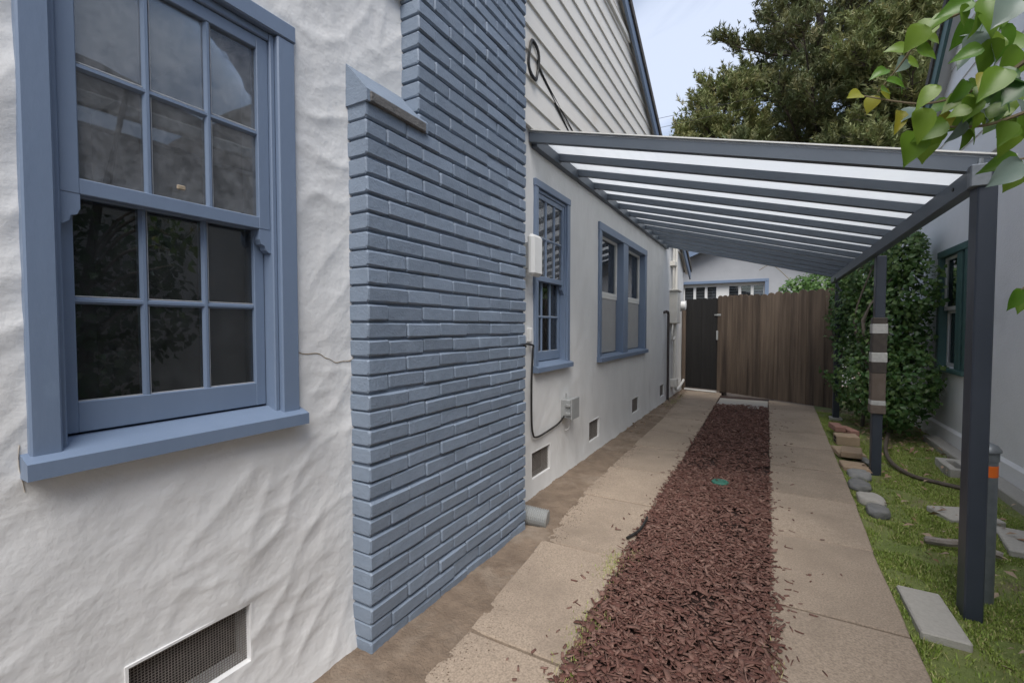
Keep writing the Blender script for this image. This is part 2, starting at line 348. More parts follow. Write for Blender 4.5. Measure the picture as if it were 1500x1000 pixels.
def trowel(y, z, amp, sc=1.):
    p = Vector((y * sc, z * sc, 3.1)); q = Vector((noise.noise(p * 1.7), noise.noise(p * 1.7 + Vector((9, 3, 1))), 0)) * .35
    a, b = (y * .80 + z * .60) * sc, (-y * .60 + z * .80) * sc       # sweeps that rise to the right
    r = 1 - abs(noise.noise(Vector((a * 2.6 + q.x * 2, b * 7.5 + q.y * 4, 0))))
    r2 = 1 - abs(noise.noise(Vector((a * 6 + q.y * 4, b * 13 + q.x * 5, 7))))
    g = .5 + .8 * noise.noise(Vector((y * 1.6, z * 1.6, 12)))
    return amp * ((r ** 3) * .75 * g + (r2 ** 5) * .30 * max(0, g) + noise.noise(p * 3.2) * .55 + noise.noise(p * 11) * .07)
def stucco(name, X, y0, y1, z0, z1, holes, step, amp, mat='stucco', sc=1., sgn=1):
    ys = grid_axis(y0, y1, [h for o in holes for h in o[:2]], step); zs = grid_axis(z0, z1, [h for o in holes for h in o[2:]], step)
    nz = len(zs); V = []
    for y in ys:
        for z in zs:
            flare = .02 * max(0, (.25 - z) / .25) ** 2
            V.append((X + sgn * (trowel(y, z, amp, sc) + flare), y, z))
    Fc = []
    for i in range(len(ys) - 1):
        for j in range(nz - 1):
            cy, cz = (ys[i] + ys[i + 1]) / 2, (zs[j] + zs[j + 1]) / 2
            if not any(a < cy < b and c < cz < d for a, b, c, d in holes):
                Fc.append((i * nz + j, (i + 1) * nz + j, (i + 1) * nz + j + 1, i * nz + j + 1))
    return nmesh(name, V, Fc, mat, house, smooth=True)
hole = lambda w, m=.03: (w['y0'] + m, w['y1'] - m, w['z0'] - .01, w['z1'] - m)
stucco('wall', W1, -.9, 2.35, -.06, 2.60, [hole(WIN1)] + V_NEAR, .0095, .0125)
stucco('wall', W2, 2.3, 9.55, -.06, 2.60, [hole(WIN2), hole(WIN3)] + V_FAR, .028, .007, 'stucco_dirty', .8)
MB().prism([(-6.6, -.06), (-.898, -.06), (-.898, 2.6), (-6.6, 2.6)], 0, W1 - .2, W1 - .002).build('wall', 'stucco', house)
box('wall', 'stucco', house, -9, W2 - .004, 9.40, 9.548, -.06, 2.30, 0)
MB().prism([(-6.6, 2.55), (9.55, 2.55), (1.5, 6.45)], 0, W2 - .16, W2 - .02).build('gable_wall', 'siding', house)
# dark rooms behind the windows
for (a, b, X) in ((.05, 1.18, W1), (2.7, 6.9, W2)):
    m = MB(); m.box(X - 2.2, X - .09, a, b, .6, 2.5)
    m.f = [f for f in m.f if f != (4, 6, 7, 5)]
    m.build('interior', 'interior', house)

# clapboards of the gable
def rake_y(z): return 9.683 - (z - 2.364) / .507
def clap(parent, X, sgn, y0f, y1f, z0, n, h, mat, t=.020):
    for i in range(n):
        za, zb = z0 + i * h, z0 + (i + 1) * h + .008
        a, b = y0f(za), y1f(za); a2, b2 = y0f(zb), y1f(zb)
        if b2 - a2 < .1: break
        xf, xb = X + sgn * t, X + sgn * .004
        MB().add([(X - sgn * .02, a, za), (xf, a, za), (xb, a2, zb), (X - sgn * .02, a2, zb), (X - sgn * .02, b, za), (xf, b, za), (xb, b2, zb), (X - sgn * .02, b2, zb)],
                 [(0, 1, 2, 3), (4, 7, 6, 5), (0, 4, 5, 1), (1, 5, 6, 2), (2, 6, 7, 3), (3, 7, 4, 0)]).build('siding_board', mat, parent)
LK = lambda z: -6.6 + (z - 2.55) / .5
clap(house, W2 + .012, 1, lambda z: LK(z) + .1, lambda z: rake_y(z) - .03, 2.60, 22, .166, 'siding')
# the nearer siding stands out with the near wall
clap(house, W1 + .006, 1, lambda z: -.9, lambda z: 2.3, 2.592, 6, .166, 'siding')
box('siding_trim', 'siding', house, W2 + .02, W2 + .055, 3.6, 5.28, 4.46, 4.52)
# roof and rake boards
for s in (1, -1):
    yp, zp = 1.5, 6.513
    ye = 9.80 if s > 0 else -6.8; ze = zp - abs(ye - yp) * .507
    XR = W2 + .10
    MB().prism([(yp, zp + .02), (ye, ze + .02), (ye, ze + .11), (yp, zp + .11)], 0, -9, XR + .02).build('roof', 'roof_shingle', house)
    MB().prism([(yp, zp - .13), (ye, ze - .13), (ye, ze + .018), (yp, zp + .018)], 0, XR - .028, XR).build('rake_board', 'trim_paint', house)
    MB().prism([(yp, zp - .02), (ye, ze - .02), (ye, ze + .012), (yp, zp + .012)], 0, W2, XR - .03).build('soffit', 'siding', house)

# ---- chimney of painted bricks
chim = box('chimney', 'mortar_paint', house, W1 - .12, CH - .012, 1.20, 2.41, -.08, 2.03, 0)
box('chimney_core', 'mortar_paint', chim, W1 - .12, CH - .012, 1.485, 2.41, 2.03, 7.2, 0)
CO = .0665
def brick_mesh(k):
    rr = random.Random(100 + k); L, D, Hh = 1., .10, CO - .0085; e = .03
    V, Fc = [], []
    tl = rr.uniform(-.0022, .0022)
    st = [0, e, rr.uniform(.35, .65), 1 - e, 1]
    for i, y in enumerate(st):
        end = i in (0, 4); q = .0035 if end else 0
        j = lambda a: rr.uniform(-a, a)
        xo = j(.0011)
        V += [(-D, y, q), (-.006 - q, y, q + j(.0022)), (-q + xo, y, .007 + q + j(.0022)), (-q + xo + tl, y, Hh - .006 - q + j(.0022)), (-.005 - q, y, Hh - q + j(.001)), (-D, y, Hh - q)]
    for i in range(4):
        for c in range(5): Fc.append((i * 6 + c, (i + 1) * 6 + c, (i + 1) * 6 + c + 1, i * 6 + c + 1))
    Fc += [tuple(range(6))[::-1], tuple(range(24, 30))]
    me = bpy.data.meshes.new('brick'); me.from_pydata(V, [], Fc); me.materials.append(MATS['brick_paint'])
    bm = bmesh.new(); bm.from_mesh(me); bmesh.ops.recalc_face_normals(bm, faces=bm.faces); bm.to_mesh(me); bm.free()
    return me
BRK = [brick_mesh(k) for k in range(18)]
spare = MB(); nb = 0
for i in range(-1, 108):
    z = i * CO - .012; y = 1.187 if z < 2.0 else 1.472; first = True
    while y < 2.40:
        L = .105 if (first and i % 2) else .208; L += random.uniform(-.006, .006)
        if y + L > 2.36: L = 2.424 - y
        if nb < 300 and z < 3.35:
            o = bpy.data.objects.new('brick', BRK[random.randrange(18)])
            place(o, chim, (CH + random.uniform(-.003, .0025), y + .0012, z + random.uniform(-.0025, .0025)))
            o.scale = (1.25, L - .0024, 1); o.rotation_euler = (random.uniform(-.007, .007), 0, random.uniform(-.008, .008)); nb += 1
        else: spare.box(CH - .1, CH, y + .0012, y + L - .0012, z, z + CO - .0085)
        y += L; first = False
tag(spare.build('brickwork', 'brick_paint', chim), kind='stuff')
# sloped shoulder with its strip of bare mortar
sh = MB().add([(CH + .012, 1.180, 2.075), (CH + .012, 1.515, 2.075), (W1 - .01, 1.180, 2.205), (W1 - .01, 1.515, 2.205), (CH + .012, 1.180, 2.035), (CH + .012, 1.515, 2.035), (W1 - .01, 1.180, 2.035), (W1 - .01, 1.515, 2.035)],
         [(0, 1, 3, 2), (4, 6, 7, 5), (0, 4, 5, 1), (0, 2, 6, 4), (1, 5, 7, 3)]).build('shoulder', 'brick_paint', chim)
box('bare_mortar', 'bare_mortar', chim, CH - .01, CH + .0165, 1.195, 1.50, 2.034, 2.073, .004)

# ---- windows
def pane(parent, X, y0, y1, z0, z1, mat): return MB().box(X - .003, X, y0, y1, z0, z1).build('pane', mat, parent)
def sash(win, X, y0, y1, z0, z1, st, top, bot, cols, rows, mu, gl, th=.032, mat='trim_paint', nm='sash'):
    iy0, iy1, iz0, iz1 = y0 + st, y1 - st, z0 + bot, z1 - top
    m = MB()
    m.box(X - th, X, y0, iy0, z0, z1, .002); m.box(X - th, X, iy1, y1, z0, z1, .002)
    m.box(X - th, X - .0006, iy0 - .001, iy1 + .001, z0, iz0, .002); m.box(X - th, X - .0006, iy0 - .001, iy1 + .001, iz1, z1, .002)
    m.build(nm, mat, win)
    pw = (iy1 - iy0 - (cols - 1) * mu) / cols; ph = (iz1 - iz0 - (rows - 1) * mu) / rows
    for c in range(1, cols):
        y = iy0 + c * pw + (c - 1) * mu
        MB().prism([(X - th + .004, y), (X - .012, y), (X - .003, y + mu * .3), (X - .003, y + mu * .7), (X - .012, y + mu), (X - th + .004, y + mu)], 2, iz0 - .004, iz1 + .004).build('muntin', mat, win)
    for r in range(1, rows):
        z = iz0 + r * ph + (r - 1) * mu
        MB().prism([(X - th + .005, z), (X - .013, z), (X - .0042, z + mu * .3), (X - .0042, z + mu * .7), (X - .013, z + mu), (X - th + .005, z + mu)], 1, iy0 - .004, iy1 + .004).build('muntin', mat, win)
    for c in range(cols):
        for r in range(rows):
            a, b = iy0 + c * (pw + mu), iz0 + r * (ph + mu)
            p = pane(win, X - .014, a - .003, a + pw + .003, b - .003, b + ph + .003, gl)
            p.rotation_euler = (0, random.uniform(-.004, .004), random.uniform(-.004, .004))
    # a thin worn putty line along the foot of the panes
    mp = MB()
    for r in range(rows):
        for c in range(cols):
            a, b = iy0 + c * (pw + mu), iz0 + r * (ph + mu)
            mp.box(X - .0145, X - .0095, a, a + pw, b - .0005, b + .0022); mp.box(X - .0145, X - .0095, a, a + .0018, b + .0022, b + ph)
    mp.build('putty_line', 'putty', win)
def horn(win, X, y, z, s, mat='trim_paint'):
    o = [(0, 0), (0, -.032), (-.006, -.046), (-.017, -.050), (-.020, -.062), (-.030, -.070), (-.036, -.070), (-.036, 0)]
    MB().prism([(y + s * (a + .036), z + b) for a, b in o], 0, X - .03, X - .001).build('sash_horn', mat, win)
def double_hung(w, X, meet=.47):
    y0, y1, z0, z1 = w['y0'], w['y1'], w['z0'], w['z1']; cw = .052
    m = MB(); xf = X + .022
    m.box(X - .07, xf, y0, y0 + cw, z0, z1 - .0545, .004); m.box(X - .07, xf, y1 - cw - .008, y1, z0, z1 - .0545, .004)
    m.box(X - .07, xf + .003, y0 - .003, y1 + .003, z1 - .054, z1, .004)
    win = m.build('window', 'trim_paint', house)
    # stepped jamb and head stops
    for a, b in ((y0 + cw, y0 + cw + .012), (y1 - cw - .024, y1 - cw - .008)): box('jamb_stop', 'trim_paint', win, X - .07, X + .006, a, b, z0 + .0, z1 - .0545, .003)
    box('head_stop', 'trim_paint', win, X - .07, X + .004, y0 + cw + .012, y1 - cw - .024, z1 - .078, z1 - .0545, .003)
    a, b = y0 + cw + .0125, y1 - cw - .0245; zm = z0 + (z1 - z0) * meet
    box('jamb', 'trim_paint', win, X - .15, X - .0705, y0 + .02, a - .001, z0, z1 - .05, 0); box('jamb', 'trim_paint', win, X - .15, X - .0705, b + .001, y1 - .02, z0, z1 - .05, 0)
    sash(win, X - .004, a, b, zm, z1 - .079, .036, .036, .036, 3, 2, .017, 'glass_dust_sky', nm='upper_sash')
    sash(win, X - .040, a + .001, b - .001, z0 + .036, zm + .034, .032, .034, .072, 3, 2, .017, 'glass', nm='lower_sash')
    horn(win, X - .004, a, zm, 1); horn(win, X - .004, b, zm, -1)
    # sloping sill
    MB().prism([(X - .15, z0 + .034), (X - .03, z0 + .030), (X + .050, z0 + .001), (X + .050, z0 - .034), (X - .15, z0 - .034)], 1, y0 - .012, y1 + .012).build('sill', 'trim_paint', win)
    return win
win1 = double_hung(WIN1, W1); win2 = double_hung(WIN2, W2)
box('sash_lock', 'tan_crack', win1, W1 - .004, W1 + .003, .625, .645, 1.592, 1.604, .002)
# twin window with white inner frames and lower insect screens
y0, y1, z0, z1 = WIN3['y0'], WIN3['y1'], WIN3['z0'], WIN3['z1']; X = W2
m = MB(); xf = X + .022
for a, b in ((y0, y0 + .075), (y1 - .10, y1), (5.20, 5.40)): m.box(X - .10, xf, a, b, z0, z1 - .0805, .004)
m.box(X - .10, xf + .003, y0 - .003, y1 + .003, z1 - .08, z1, .004)
win3 = m.build('window', 'trim_paint', house)
MB().prism([(X - .15, z0 + .02), (X - .03, z0 + .018), (X + .05, z0 - .004), (X + .05, z0 - .045), (X - .15, z0 - .045)], 1, y0 - .012, y1 + .012).build('sill', 'trim_paint', win3)
for a, b in ((y0 + .0755, 5.1995), (5.4005, y1 - .1005)):
    zm = 1.56
    sash(win3, X - .055, a, b, zm, z1 - .081, .03, .03, .035, 1, 1, .02, 'glass', mat='white_paint', nm='upper_sash')
    sash(win3, X - .088, a, b, z0 + .021, zm - .001, .03, .03, .04, 1, 1, .02, 'glass', mat='white_paint', nm='lower_sash')
    box('insect_screen', 'screen_grey', win3, X - .066, X - .062, a + .02, b - .02, z0 + .03, zm - .004, 0)
    box('screen_frame', 'white_paint', win3, X - .069, X - .056, a + .002, b - .002, zm - .030, zm - .002, .002)

# ---- crawl-space vents
def vent(X, y0, y1, z0, z1, pitch, wr):
    m = MB(); d = .075; t = .007
    m.box(X - d, X + .006, y0 - t, y0, z0 - t, z1 + t); m.box(X - d, X + .006, y1, y1 + t, z0 - t, z1 + t)
    m.box(X - d, X + .0055, y0, y1, z1, z1 + t); m.box(X - d, X + .0055, y0, y1, z0 - t, z0)
    v = m.build('foundation_vent', 'stucco', house)
    box('dark_backing', 'dark_inside', v, X - .14, X - .078, y0 - .01, y1 + .01, z0 - .01, z1 + .01, 0)  # solid dark block standing in for the shade behind the screen
    m = MB(); xs = X - .016; y = y0 + pitch / 2
    while y < y1: m.box(xs - wr, xs, y - wr / 2, y + wr / 2, z0, z1); y += pitch
    z = z0 + pitch / 2
    while z < z1: m.box(xs - wr * .5, xs + wr * .5, y0, y1, z - wr / 2, z + wr / 2); z += pitch
    m.build('screen', 'wire_mesh', v)
for o in V_NEAR: vent(W1, *o, .0075, .0014)
for o in V_FAR: vent(W2, *o, .012, .0028)

# ---- cracks and patches in the stucco
def crack(pts, wd, X):
    pts = smooth_path([(X, y, z) for y, z in pts], 7); V = []; Fc = []
    for i, p in enumerate(pts):
        j = .012 * noise.noise(p * 25); h = wd * (.6 + .8 * abs(noise.noise(p * 40)))
        xx = X + trowel(p.y, p.z, .0125) + .0022
        V += [(xx - .004, p.y, p.z + j - h), (xx, p.y, p.z + j), (xx - .004, p.y, p.z + j + h)]
        if i: k = 3 * i; Fc += [(k - 3, k, k + 1, k - 2), (k - 2, k + 1, k + 2, k - 1)]
    nmesh('crack', V, Fc, 'tan_crack', house, smooth=True)
crack([(.965, 1.145), (1.01, 1.135), (1.06, 1.132), (1.10, 1.105), (1.15, 1.098), (1.20, 1.112)], .0042, W1)
crack([(.318, .985), (.316, .95), (.319, .915), (.324, .88)], .007, W1)

# ---------------------------------------------------------------- things fixed to the house wall
def on_wall(y, z, d=0): return (W2 + d, y, z)
b = thing('junction_box', (W2, 3.53, .47), 'small grey metal junction box on the stucco below the blue window', 'junction box')
box('housing', 'grey_metal', b, W2 - .01, W2 + .085, 3.44, 3.60, .475, .635, .008)
box('lid', 'grey_metal', b, W2 + .0852, W2 + .100, 3.433, 3.607, .468, .644, .006)
for z in (.52, .59): box('hinge', 'grey_metal', b, W2 + .05, W2 + .092, 3.418, 3.434, z - .012, z + .012, .003)
tube('conduit_stub', 'grey_metal', b, [(W2 + .035, 3.47, .63), (W2 + .035, 3.47, .68)], .008)
tube('wire_tail', 'white_plastic', b, smooth_path([(W2 + .03, 3.55, .476), (W2 + .035, 3.56, .42), (W2 + .03, 3.53, .375), (W2 + .015, 3.50, .37)]), .004, 6)
tag(tube('cable', 'dark_cable', None, smooth_path([(-1.268, 2.425, 1.11), (W2 + .09, 2.50, 1.12), (W2 + .03, 2.86, 1.10), (W2 + .022, 2.885, 1.05), (W2 + .022, 2.868, .85), (W2 + .02, 2.872, .60), (W2 + .02, 2.89, .47), (W2 + .02, 2.96, .425), (W2 + .018, 3.20, .435), (W2 + .02, 3.36, .455), (W2 + .03, 3.45, .50)]), .0075, 8),
    'black cable looping down the stucco to the grey junction box', 'cable')
b = thing('wireless_box', (W2, 2.86, 1.56), 'white plastic antenna box fixed between brick chimney and blue window', 'antenna')
box('cover', 'white_plastic', b, W2 + .055, W2 + .11, 2.72, 2.87, 1.57, 1.85, .02)
box('bracket', 'grey_metal', b, W2 - .01, W2 + .056, 2.75, 2.80, 1.62, 1.80, .004)
tag(box('cable_clip_block', 'white_plastic', None, W2 - .01, W2 + .03, 2.83, 2.87, 1.12, 1.22, .006), 'small white cable block on the stucco below the antenna box', 'cable block')
b = thing('electric_meter', (W2, 8.45, .2), 'cream electric meter cabinet with glass meter and conduits by the black gate', 'electric meter')
box('cabinet', 'cream_metal', b, W2 - .01, W2 + .13, 8.12, 8.42, 1.28, 1.83, .012)
box('cabinet_cap', 'cream_metal', b, W2 - .01, W2 + .15, 8.09, 8.45, 1.831, 1.86, .006)
mm = tube('meter', 'grey_metal', b, [(W2 - .01, 8.68, 1.60), (W2 + .10, 8.68, 1.60), (W2 + .104, 8.68, 1.60)], [.10, .10, .085], 20)
tube('meter_glass', 'white_plastic', b, [(W2 + .10, 8.68, 1.60), (W2 + .17, 8.68, 1.60), (W2 + .185, 8.68, 1.60)], [.085, .08, .06], 20)
box('meter_arm', 'cream_metal', b, W2 - .008, W2 + .05, 8.4205, 8.75, 1.48, 1.72, .01)
tube('conduit', 'cream_metal', b, [(W2 + .07, 8.30, 1.855), (W2 + .07, 8.30, 2.66)], .028, 10)
tube('conduit', 'cream_metal', b, [(W2 + .05, 8.18, 1.855), (W2 + .05, 8.18, 2.70)], .018, 10)
box('conduit_strap', 'cream_metal', b, W2 - .01, W2 + .085, 8.12, 8.36, 2.26, 2.34, .006)
tube('conduit', 'cream_metal', b, [(W2 + .06, 8.30, 1.285), (W2 + .06, 8.32, .20)], .03, 10)
tube('conduit_loop', 'cream_metal', b, smooth_path([(W2 + .05, 8.17, 1.285), (W2 + .05, 8.10, 1.10), (W2 + .05, 8.16, 1.0), (W2 + .06, 8.29, 1.05)]), .016, 8)
box('base_elbow', 'cream_metal', b, W2 - .01, W2 + .11, 8.24, 8.40, .17, .32, .015)
tube('drain_pipe', 'white_paint', b, smooth_path([(W2 + .07, 8.33, .19), (W2 + .08, 8.40, .11), (W2 + .08, 8.7, .13), (W2 + .06, 9.2, .17), (W2 + .05, 9.36, .19)]), .022, 8)
tag(tube('gas_pipe', 'iron_pipe', None, [(W2 - .01, 7.60, 1.45), (W2 + .05, 7.61, 1.47), (W2 + .05, 7.72, 1.46), (W2 + .05, 7.76, 1.42), (W2 + .05, 7.77, -.05)], .021, 10), 'dark iron gas pipe hooked up the white stucco wall', 'pipe')
# coil of cable on the siding
co = thing('cable_coil', (W2, 2.9, 3.0), 'coil of dark cable hanging on the cream siding beside the chimney', 'cable coil')
cp = [(W2 + .04 + .006 * math.sin(t * 3), 2.86 + .075 * math.cos(t), 3.06 + .13 * math.sin(t) + .004 * math.sin(t * 1.3)) for t in np.linspace(0, 6 * math.pi, 60)]
tube('coil', 'dark_cable', co, cp, .009, 6)
tube('cable_run', 'dark_cable', co, smooth_path([(W2 + .035, 2.93, 3.10), (W2 + .028, 3.05, 3.02), (W2 + .028, 3.9, 2.66), (W2 + .028, 4.05, 2.60)]), .008, 6)
tube('cable_run', 'dark_cable', co, smooth_path([(W2 + .035, 2.93, 3.08), (W2 + .028, 3.2, 2.98), (W2 + .028, 4.3, 2.65), (W2 + .028, 4.5, 2.60)]), .005, 6)

# corrugated drain pipe by the chimney foot
m = MB(); pts = []; rd = []
for k in range(27):
    pts.append((-1.33 + k * .0062, 2.50 + k * .0012, .052 - .0006 * k)); rd.append(.060 if k % 2 else .052)
m.tube(pts, rd, 18)
tag(m.build('corrugated_pipe', 'grey_metal', None), 'grey corrugated drain pipe end at the chimney foot', 'pipe')

# ---------------------------------------------------------------- patio cover
PX0, PX1 = W2 + .0, .905
def roof_z(x): return 2.577 - (x - W2) * .2830
cover = thing('patio_cover', (.82, 2.7, 0), 'slate blue patio cover with translucent roof sheets leaning on the house', 'patio cover')
SKEW = .085                                # the cover runs slightly out of square to the house
def skew(m): m.v = [(x, y - SKEW * (x - W2), z) for x, y, z in m.v]; return m
def rafter(y, wd, nm, e0=W2 + .03, e1=.79, dz=0., dp=.052):
    skew(MB().prism([(e0, roof_z(e0) - dp + dz), (e1, roof_z(e1) - dp + dz), (e1, roof_z(e1) + dz), (e0, roof_z(e0) + dz)], 1, y, y + wd)).build(nm, 'slate_paint', cover)
rafter(2.855, .045, 'rafter', W2 + .004, .875, .0, .062)
RY = [3.29 + i * .405 for i in range(11)]
for y in RY: rafter(y, .045, 'rafter')
rafter(7.70, .045, 'rafter')
box('ledger', 'slate_paint', cover, W2 - .01, W2 + .045, 2.901, 7.745, 2.485, 2.562, .003)
ys = [2.85] + [RY[i] + .0225 for i in (1, 4, 7)] + [7.78]
for a, b_ in zip(ys[:-1], ys[1:]):
    skew(MB().prism([(W2 + .012, roof_z(W2 + .012) + .002), (.80, roof_z(.80) + .002), (.80, roof_z(.80) + .012), (W2 + .012, roof_z(W2 + .012) + .012)], 1, a + .002, b_ - .002)).build('roof_sheet', 'polycarbonate', cover)
skew(MB().prism([(W2 + .012, roof_z(W2 + .012) + .0125), (.875, roof_z(.875) + .0125), (.875, roof_z(.875) + .020), (W2 + .012, roof_z(W2 + .012) + .020)], 1, 2.845, 2.885)).build('edge_strip', 'white_paint', cover)
HX0, HX1 = .730, .783; HT = roof_z(.757) - .050
box('header_beam', 'slate_paint', cover, HX0, HX1, 2.60, 7.52, HT - .085, HT, .004)
bk = box('bracket', 'galvanised', cover, HX0 - .008, HX1 + .004, 2.594, 2.64, HT - .088, HT + .004, .004)
tube('bolt', 'galvanised', cover, [(.757, 2.62, HT), (.757, 2.62, HT + .03)], [.012, .009], 8)
tube('bolt', 'dark_cable', cover, [(HX0 - .004, 2.83, HT - .04), (HX0 + .01, 2.83, HT - .04)], .009, 8)
posts = []
for (a, b_, c, d, top) in ((.748, .810, 2.605, 2.70, HT - .012), (.775, .845, 4.80, 4.885, HT - .08), (.775, .845, 7.40, 7.485, HT - .08)):
    posts.append(box('post', 'post_paint', cover, a, b_, c, d, -.08, top, .005))
# padding round the middle post
a, b_, c, d = .765, .855, 4.79, 4.895
def zpad(y): return at(1285, y, Y=4.79).z
for yt, yb, mt, nm, g in ((465, 476, 'foam_wrap', 'padding', .004), (474, 489, 'silver_tape', 'tape', .007), (487, 520, 'foam_wrap', 'padding', .004), (516, 531, 'silver_tape', 'tape', .008), (529, 547, 'foam_wrap', 'padding', .005), (546, 593, 'card_wrap', 'padding', .003), (586, 594, 'silver_tape', 'tape', .005), (593, 606, 'card_wrap', 'padding', .007)):
    box(nm, mt, posts[1], a - g, b_ + g, c - g, d + g, zpad(yb), zpad(yt), .006)
box('post_foot', 'paver', posts[2], .74, .88, 7.37, 7.52, -.06, .012, .005)

# ---------------------------------------------------------------- fence and gate at the end of the driveway
def board(name, mat, parent, org, ang, wd, h, th=.019, z0=.03, arc=.9):
    m = MB(); r = wd / 2; pts = [(0, 0), (wd, 0), (wd, h - r * arc)]
    for k in range(1, 6):
        t = math.pi * k / 6; pts.append((r + r * math.cos(t), h - r * arc + r * arc * math.sin(t)))
    pts.append((0, h - r * arc))
    m.prism(pts, 1, 0, th); o = m.build(name, mat, parent, origin=(0, 0, 0))
    p = Vector((org[0], org[1], z0)); WLOC[o] = p; o.location = p - WLOC[parent]; o.rotation_euler = (random.uniform(-.003, .003), random.uniform(-.0015, .0015), ang)
    return o
A, B = Vector((-.815, 9.22, 0)), Vector((.86, 8.20, 0)); d = (B - A); L = d.length; ang = math.atan2(d.y, d.x); d.normalize(); nrm = Vector((d.y, -d.x, 0))
fence = thing('wooden_fence', A, 'weathered brown board fence panel standing across the driveway end', 'fence')
s = 0; k = 0
while s < L - .03:
    wd = min(.098 if s < .6 else .128, L - s) + random.uniform(-.006, .006); wd = min(wd, L - s)
    p = A + d * s + nrm * (.007 * (k % 2) + random.uniform(0, .003)); k += 1
    board('fence_board', 'fence_wood', fence, p, ang, wd + .003, 1.755 + random.uniform(-.02, .012) + .03 * s / L, z0=.03 - .02 * s / L)
    s += wd
def rail(parent, mat, P, Q, z, off=.022):
    m = MB(); dd = (Q - P); n = Vector((-dd.y, dd.x, 0)).normalized()
    m.M = Matrix.Translation(P + n * off) @ Matrix.Rotation(math.atan2(dd.y, dd.x), 4, 'Z'); m.box(0.01, dd.length - .01, 0, .038, z, z + .085, .003); m.build('rail', mat, parent)
for z in (.3, .95, 1.5): rail(fence, 'fence_wood', A, B, z)
for q in (A + d * .03, B - d * .03):
    m = MB(); m.M = Matrix.Translation(q + Vector((-d.y, d.x, 0)) * .062) @ Matrix.Rotation(ang, 4, 'Z'); m.box(-.02, .07, 0, .09, -.06, 1.70, .004); m.build('fence_post', 'fence_wood', fence)
GA, GB = Vector((-1.395, 9.42, 0)), Vector((-.825, 9.235, 0)); gd = GB - GA; gl = gd.length; ga = math.atan2(gd.y, gd.x); gd.normalize()
gate = thing('wooden_gate', GA, 'black painted board gate between the house corner and brown fence', 'gate')
for k in range(6): board('gate_board', 'black_wood', gate, GA + gd * (gl / 6 * k) + Vector((-gd.y, gd.x, 0)) * (.006 * (k % 2)), ga, gl / 6 + .006, 1.715 + random.uniform(-.012, .012), z0=.045, arc=.6)
for z in (.3, 1.45): rail(gate, 'black_wood', GA, GB, z)
lt = MB(); lt.M = Matrix.Translation(GB) @ Matrix.Rotation(ga, 4, 'Z')
lt.box(-.05, .09, -.012, .002, 1.43, 1.455, .002); lt.box(.0, .09, -.03, -.010, 1.425, 1.46, .003); lt.build('latch', 'grey_metal', gate)
lt = MB(); lt.M = Matrix.Translation(GB) @ Matrix.Rotation(ga, 4, 'Z'); lt.box(-.005, .028, -.03, .002, .98, 1.15, .004); lt.build('handle', 'grey_metal', gate)
tag(box('gate_post', 'fence_wood', None, -1.462, -1.40, 9.36, 9.46, -.06, 1.66, .004), 'narrow brown post between the stucco wall and black gate', 'post')
tag(tube('threshold_pipe', 'white_paint', None, [(-1.40, 9.33, .018), (-.82, 9.15, .018)], .018, 8), 'white pipe lying along the foot of the black gate', 'pipe')

# ---------------------------------------------------------------- neighbour's house
nb_ = thing('neighbour_house', (NB, 4, 0), 'pale stucco house with grey gable siding and green trimmed window', 'house')
NW = dict(y0=5.86, y1=6.72, z0=.80, z1=2.04)
m = MB()
for a, b_, c, e in ((-6, NW['y0'] + .03, -.06, 2.72), (NW['y1'] - .03, 9.0, -.06, 2.72), (NW['y0'] + .03, NW['y1'] - .03, -.06, NW['z0']), (NW['y0'] + .03, NW['y1'] - .03, NW['z1'] - .03, 2.72)): m.box(NB, NB + .18, a, b_, c, e)
m.build('wall', 'stucco_pebble', nb_)
m = MB(); m.prism([(NB - .022, -.08), (NB + .1, -.08), (NB + .1, .19), (NB - .002, .19), (NB - .022, .165)], 1, -6, 8.99); m.build('plinth', 'stucco_pebble', nb_)
m = MB(); m.box(NB + .2, NB + 1.8, 5.6, 7.0, .6, 2.3); m.f = [f for f in m.f if f != (0, 1, 3, 2)]; m.build('interior', 'interior', nb_)
NR = 1.044
def nrake(z): return 7.171 - (z - 3.29) / NR
NP = 5.3  # unseen ridge, kept low to let the sun past the gable
MB().prism([(2 * NP - nrake(2.72), 2.72), (nrake(2.72), 2.72), (NP, 3.29 + (7.171 - NP) * NR)], 0, NB + .03, NB + .16).build('gable_wall', 'siding_grey', nb_)
clap(nb_, NB - .004, -1, lambda z: 2 * NP - nrake(z) + .05, lambda z: nrake(z) - .05, 2.735, 28, .235, 'siding_grey', .018)
box('belt_trim', 'siding_grey', nb_, NB - .03, NB + .02, -6.0, 7.7, 2.70, 2.734, .004)
for s in (1, -1):
    zp = 3.29 + (7.171 - NP) * NR; ye = NP + s * 2.55; ze = zp - 2.55 * NR + .05
    MB().prism([(NP, zp + .08), (ye, ze + .08), (ye, ze + .22), (NP, zp + .22)], 0, NB - .16, NB + 6).build('roof', 'roof_shingle', nb_)
    MB().prism([(NP, zp - .14), (ye, ze - .14), (ye, ze + .078), (NP, zp + .078)], 0, NB - .14, NB - .112).build('rake_board', 'green_trim', nb_)
    MB().prism([(NP, zp - .03), (ye, ze - .03), (ye, ze + .075), (NP, zp + .075)], 0, NB - .11, NB + .1).build('soffit', 'siding_grey', nb_)
MB().prism([(NB - .35, 2.74), (NB - .35, 2.82), (NB + 3.2, 4.6), (NB + 3.2, 4.5)], 1, -6.2, 2.6).build('roof', 'roof_shingle', nb_)
box('gutter', 'white_paint', nb_, NB - .42, NB - .352, -6.2, 2.6, 2.72, 2.81, .01)
X = NB; y0, y1, z0, z1 = NW['y0'], NW['y1'], NW['z0'], NW['z1']
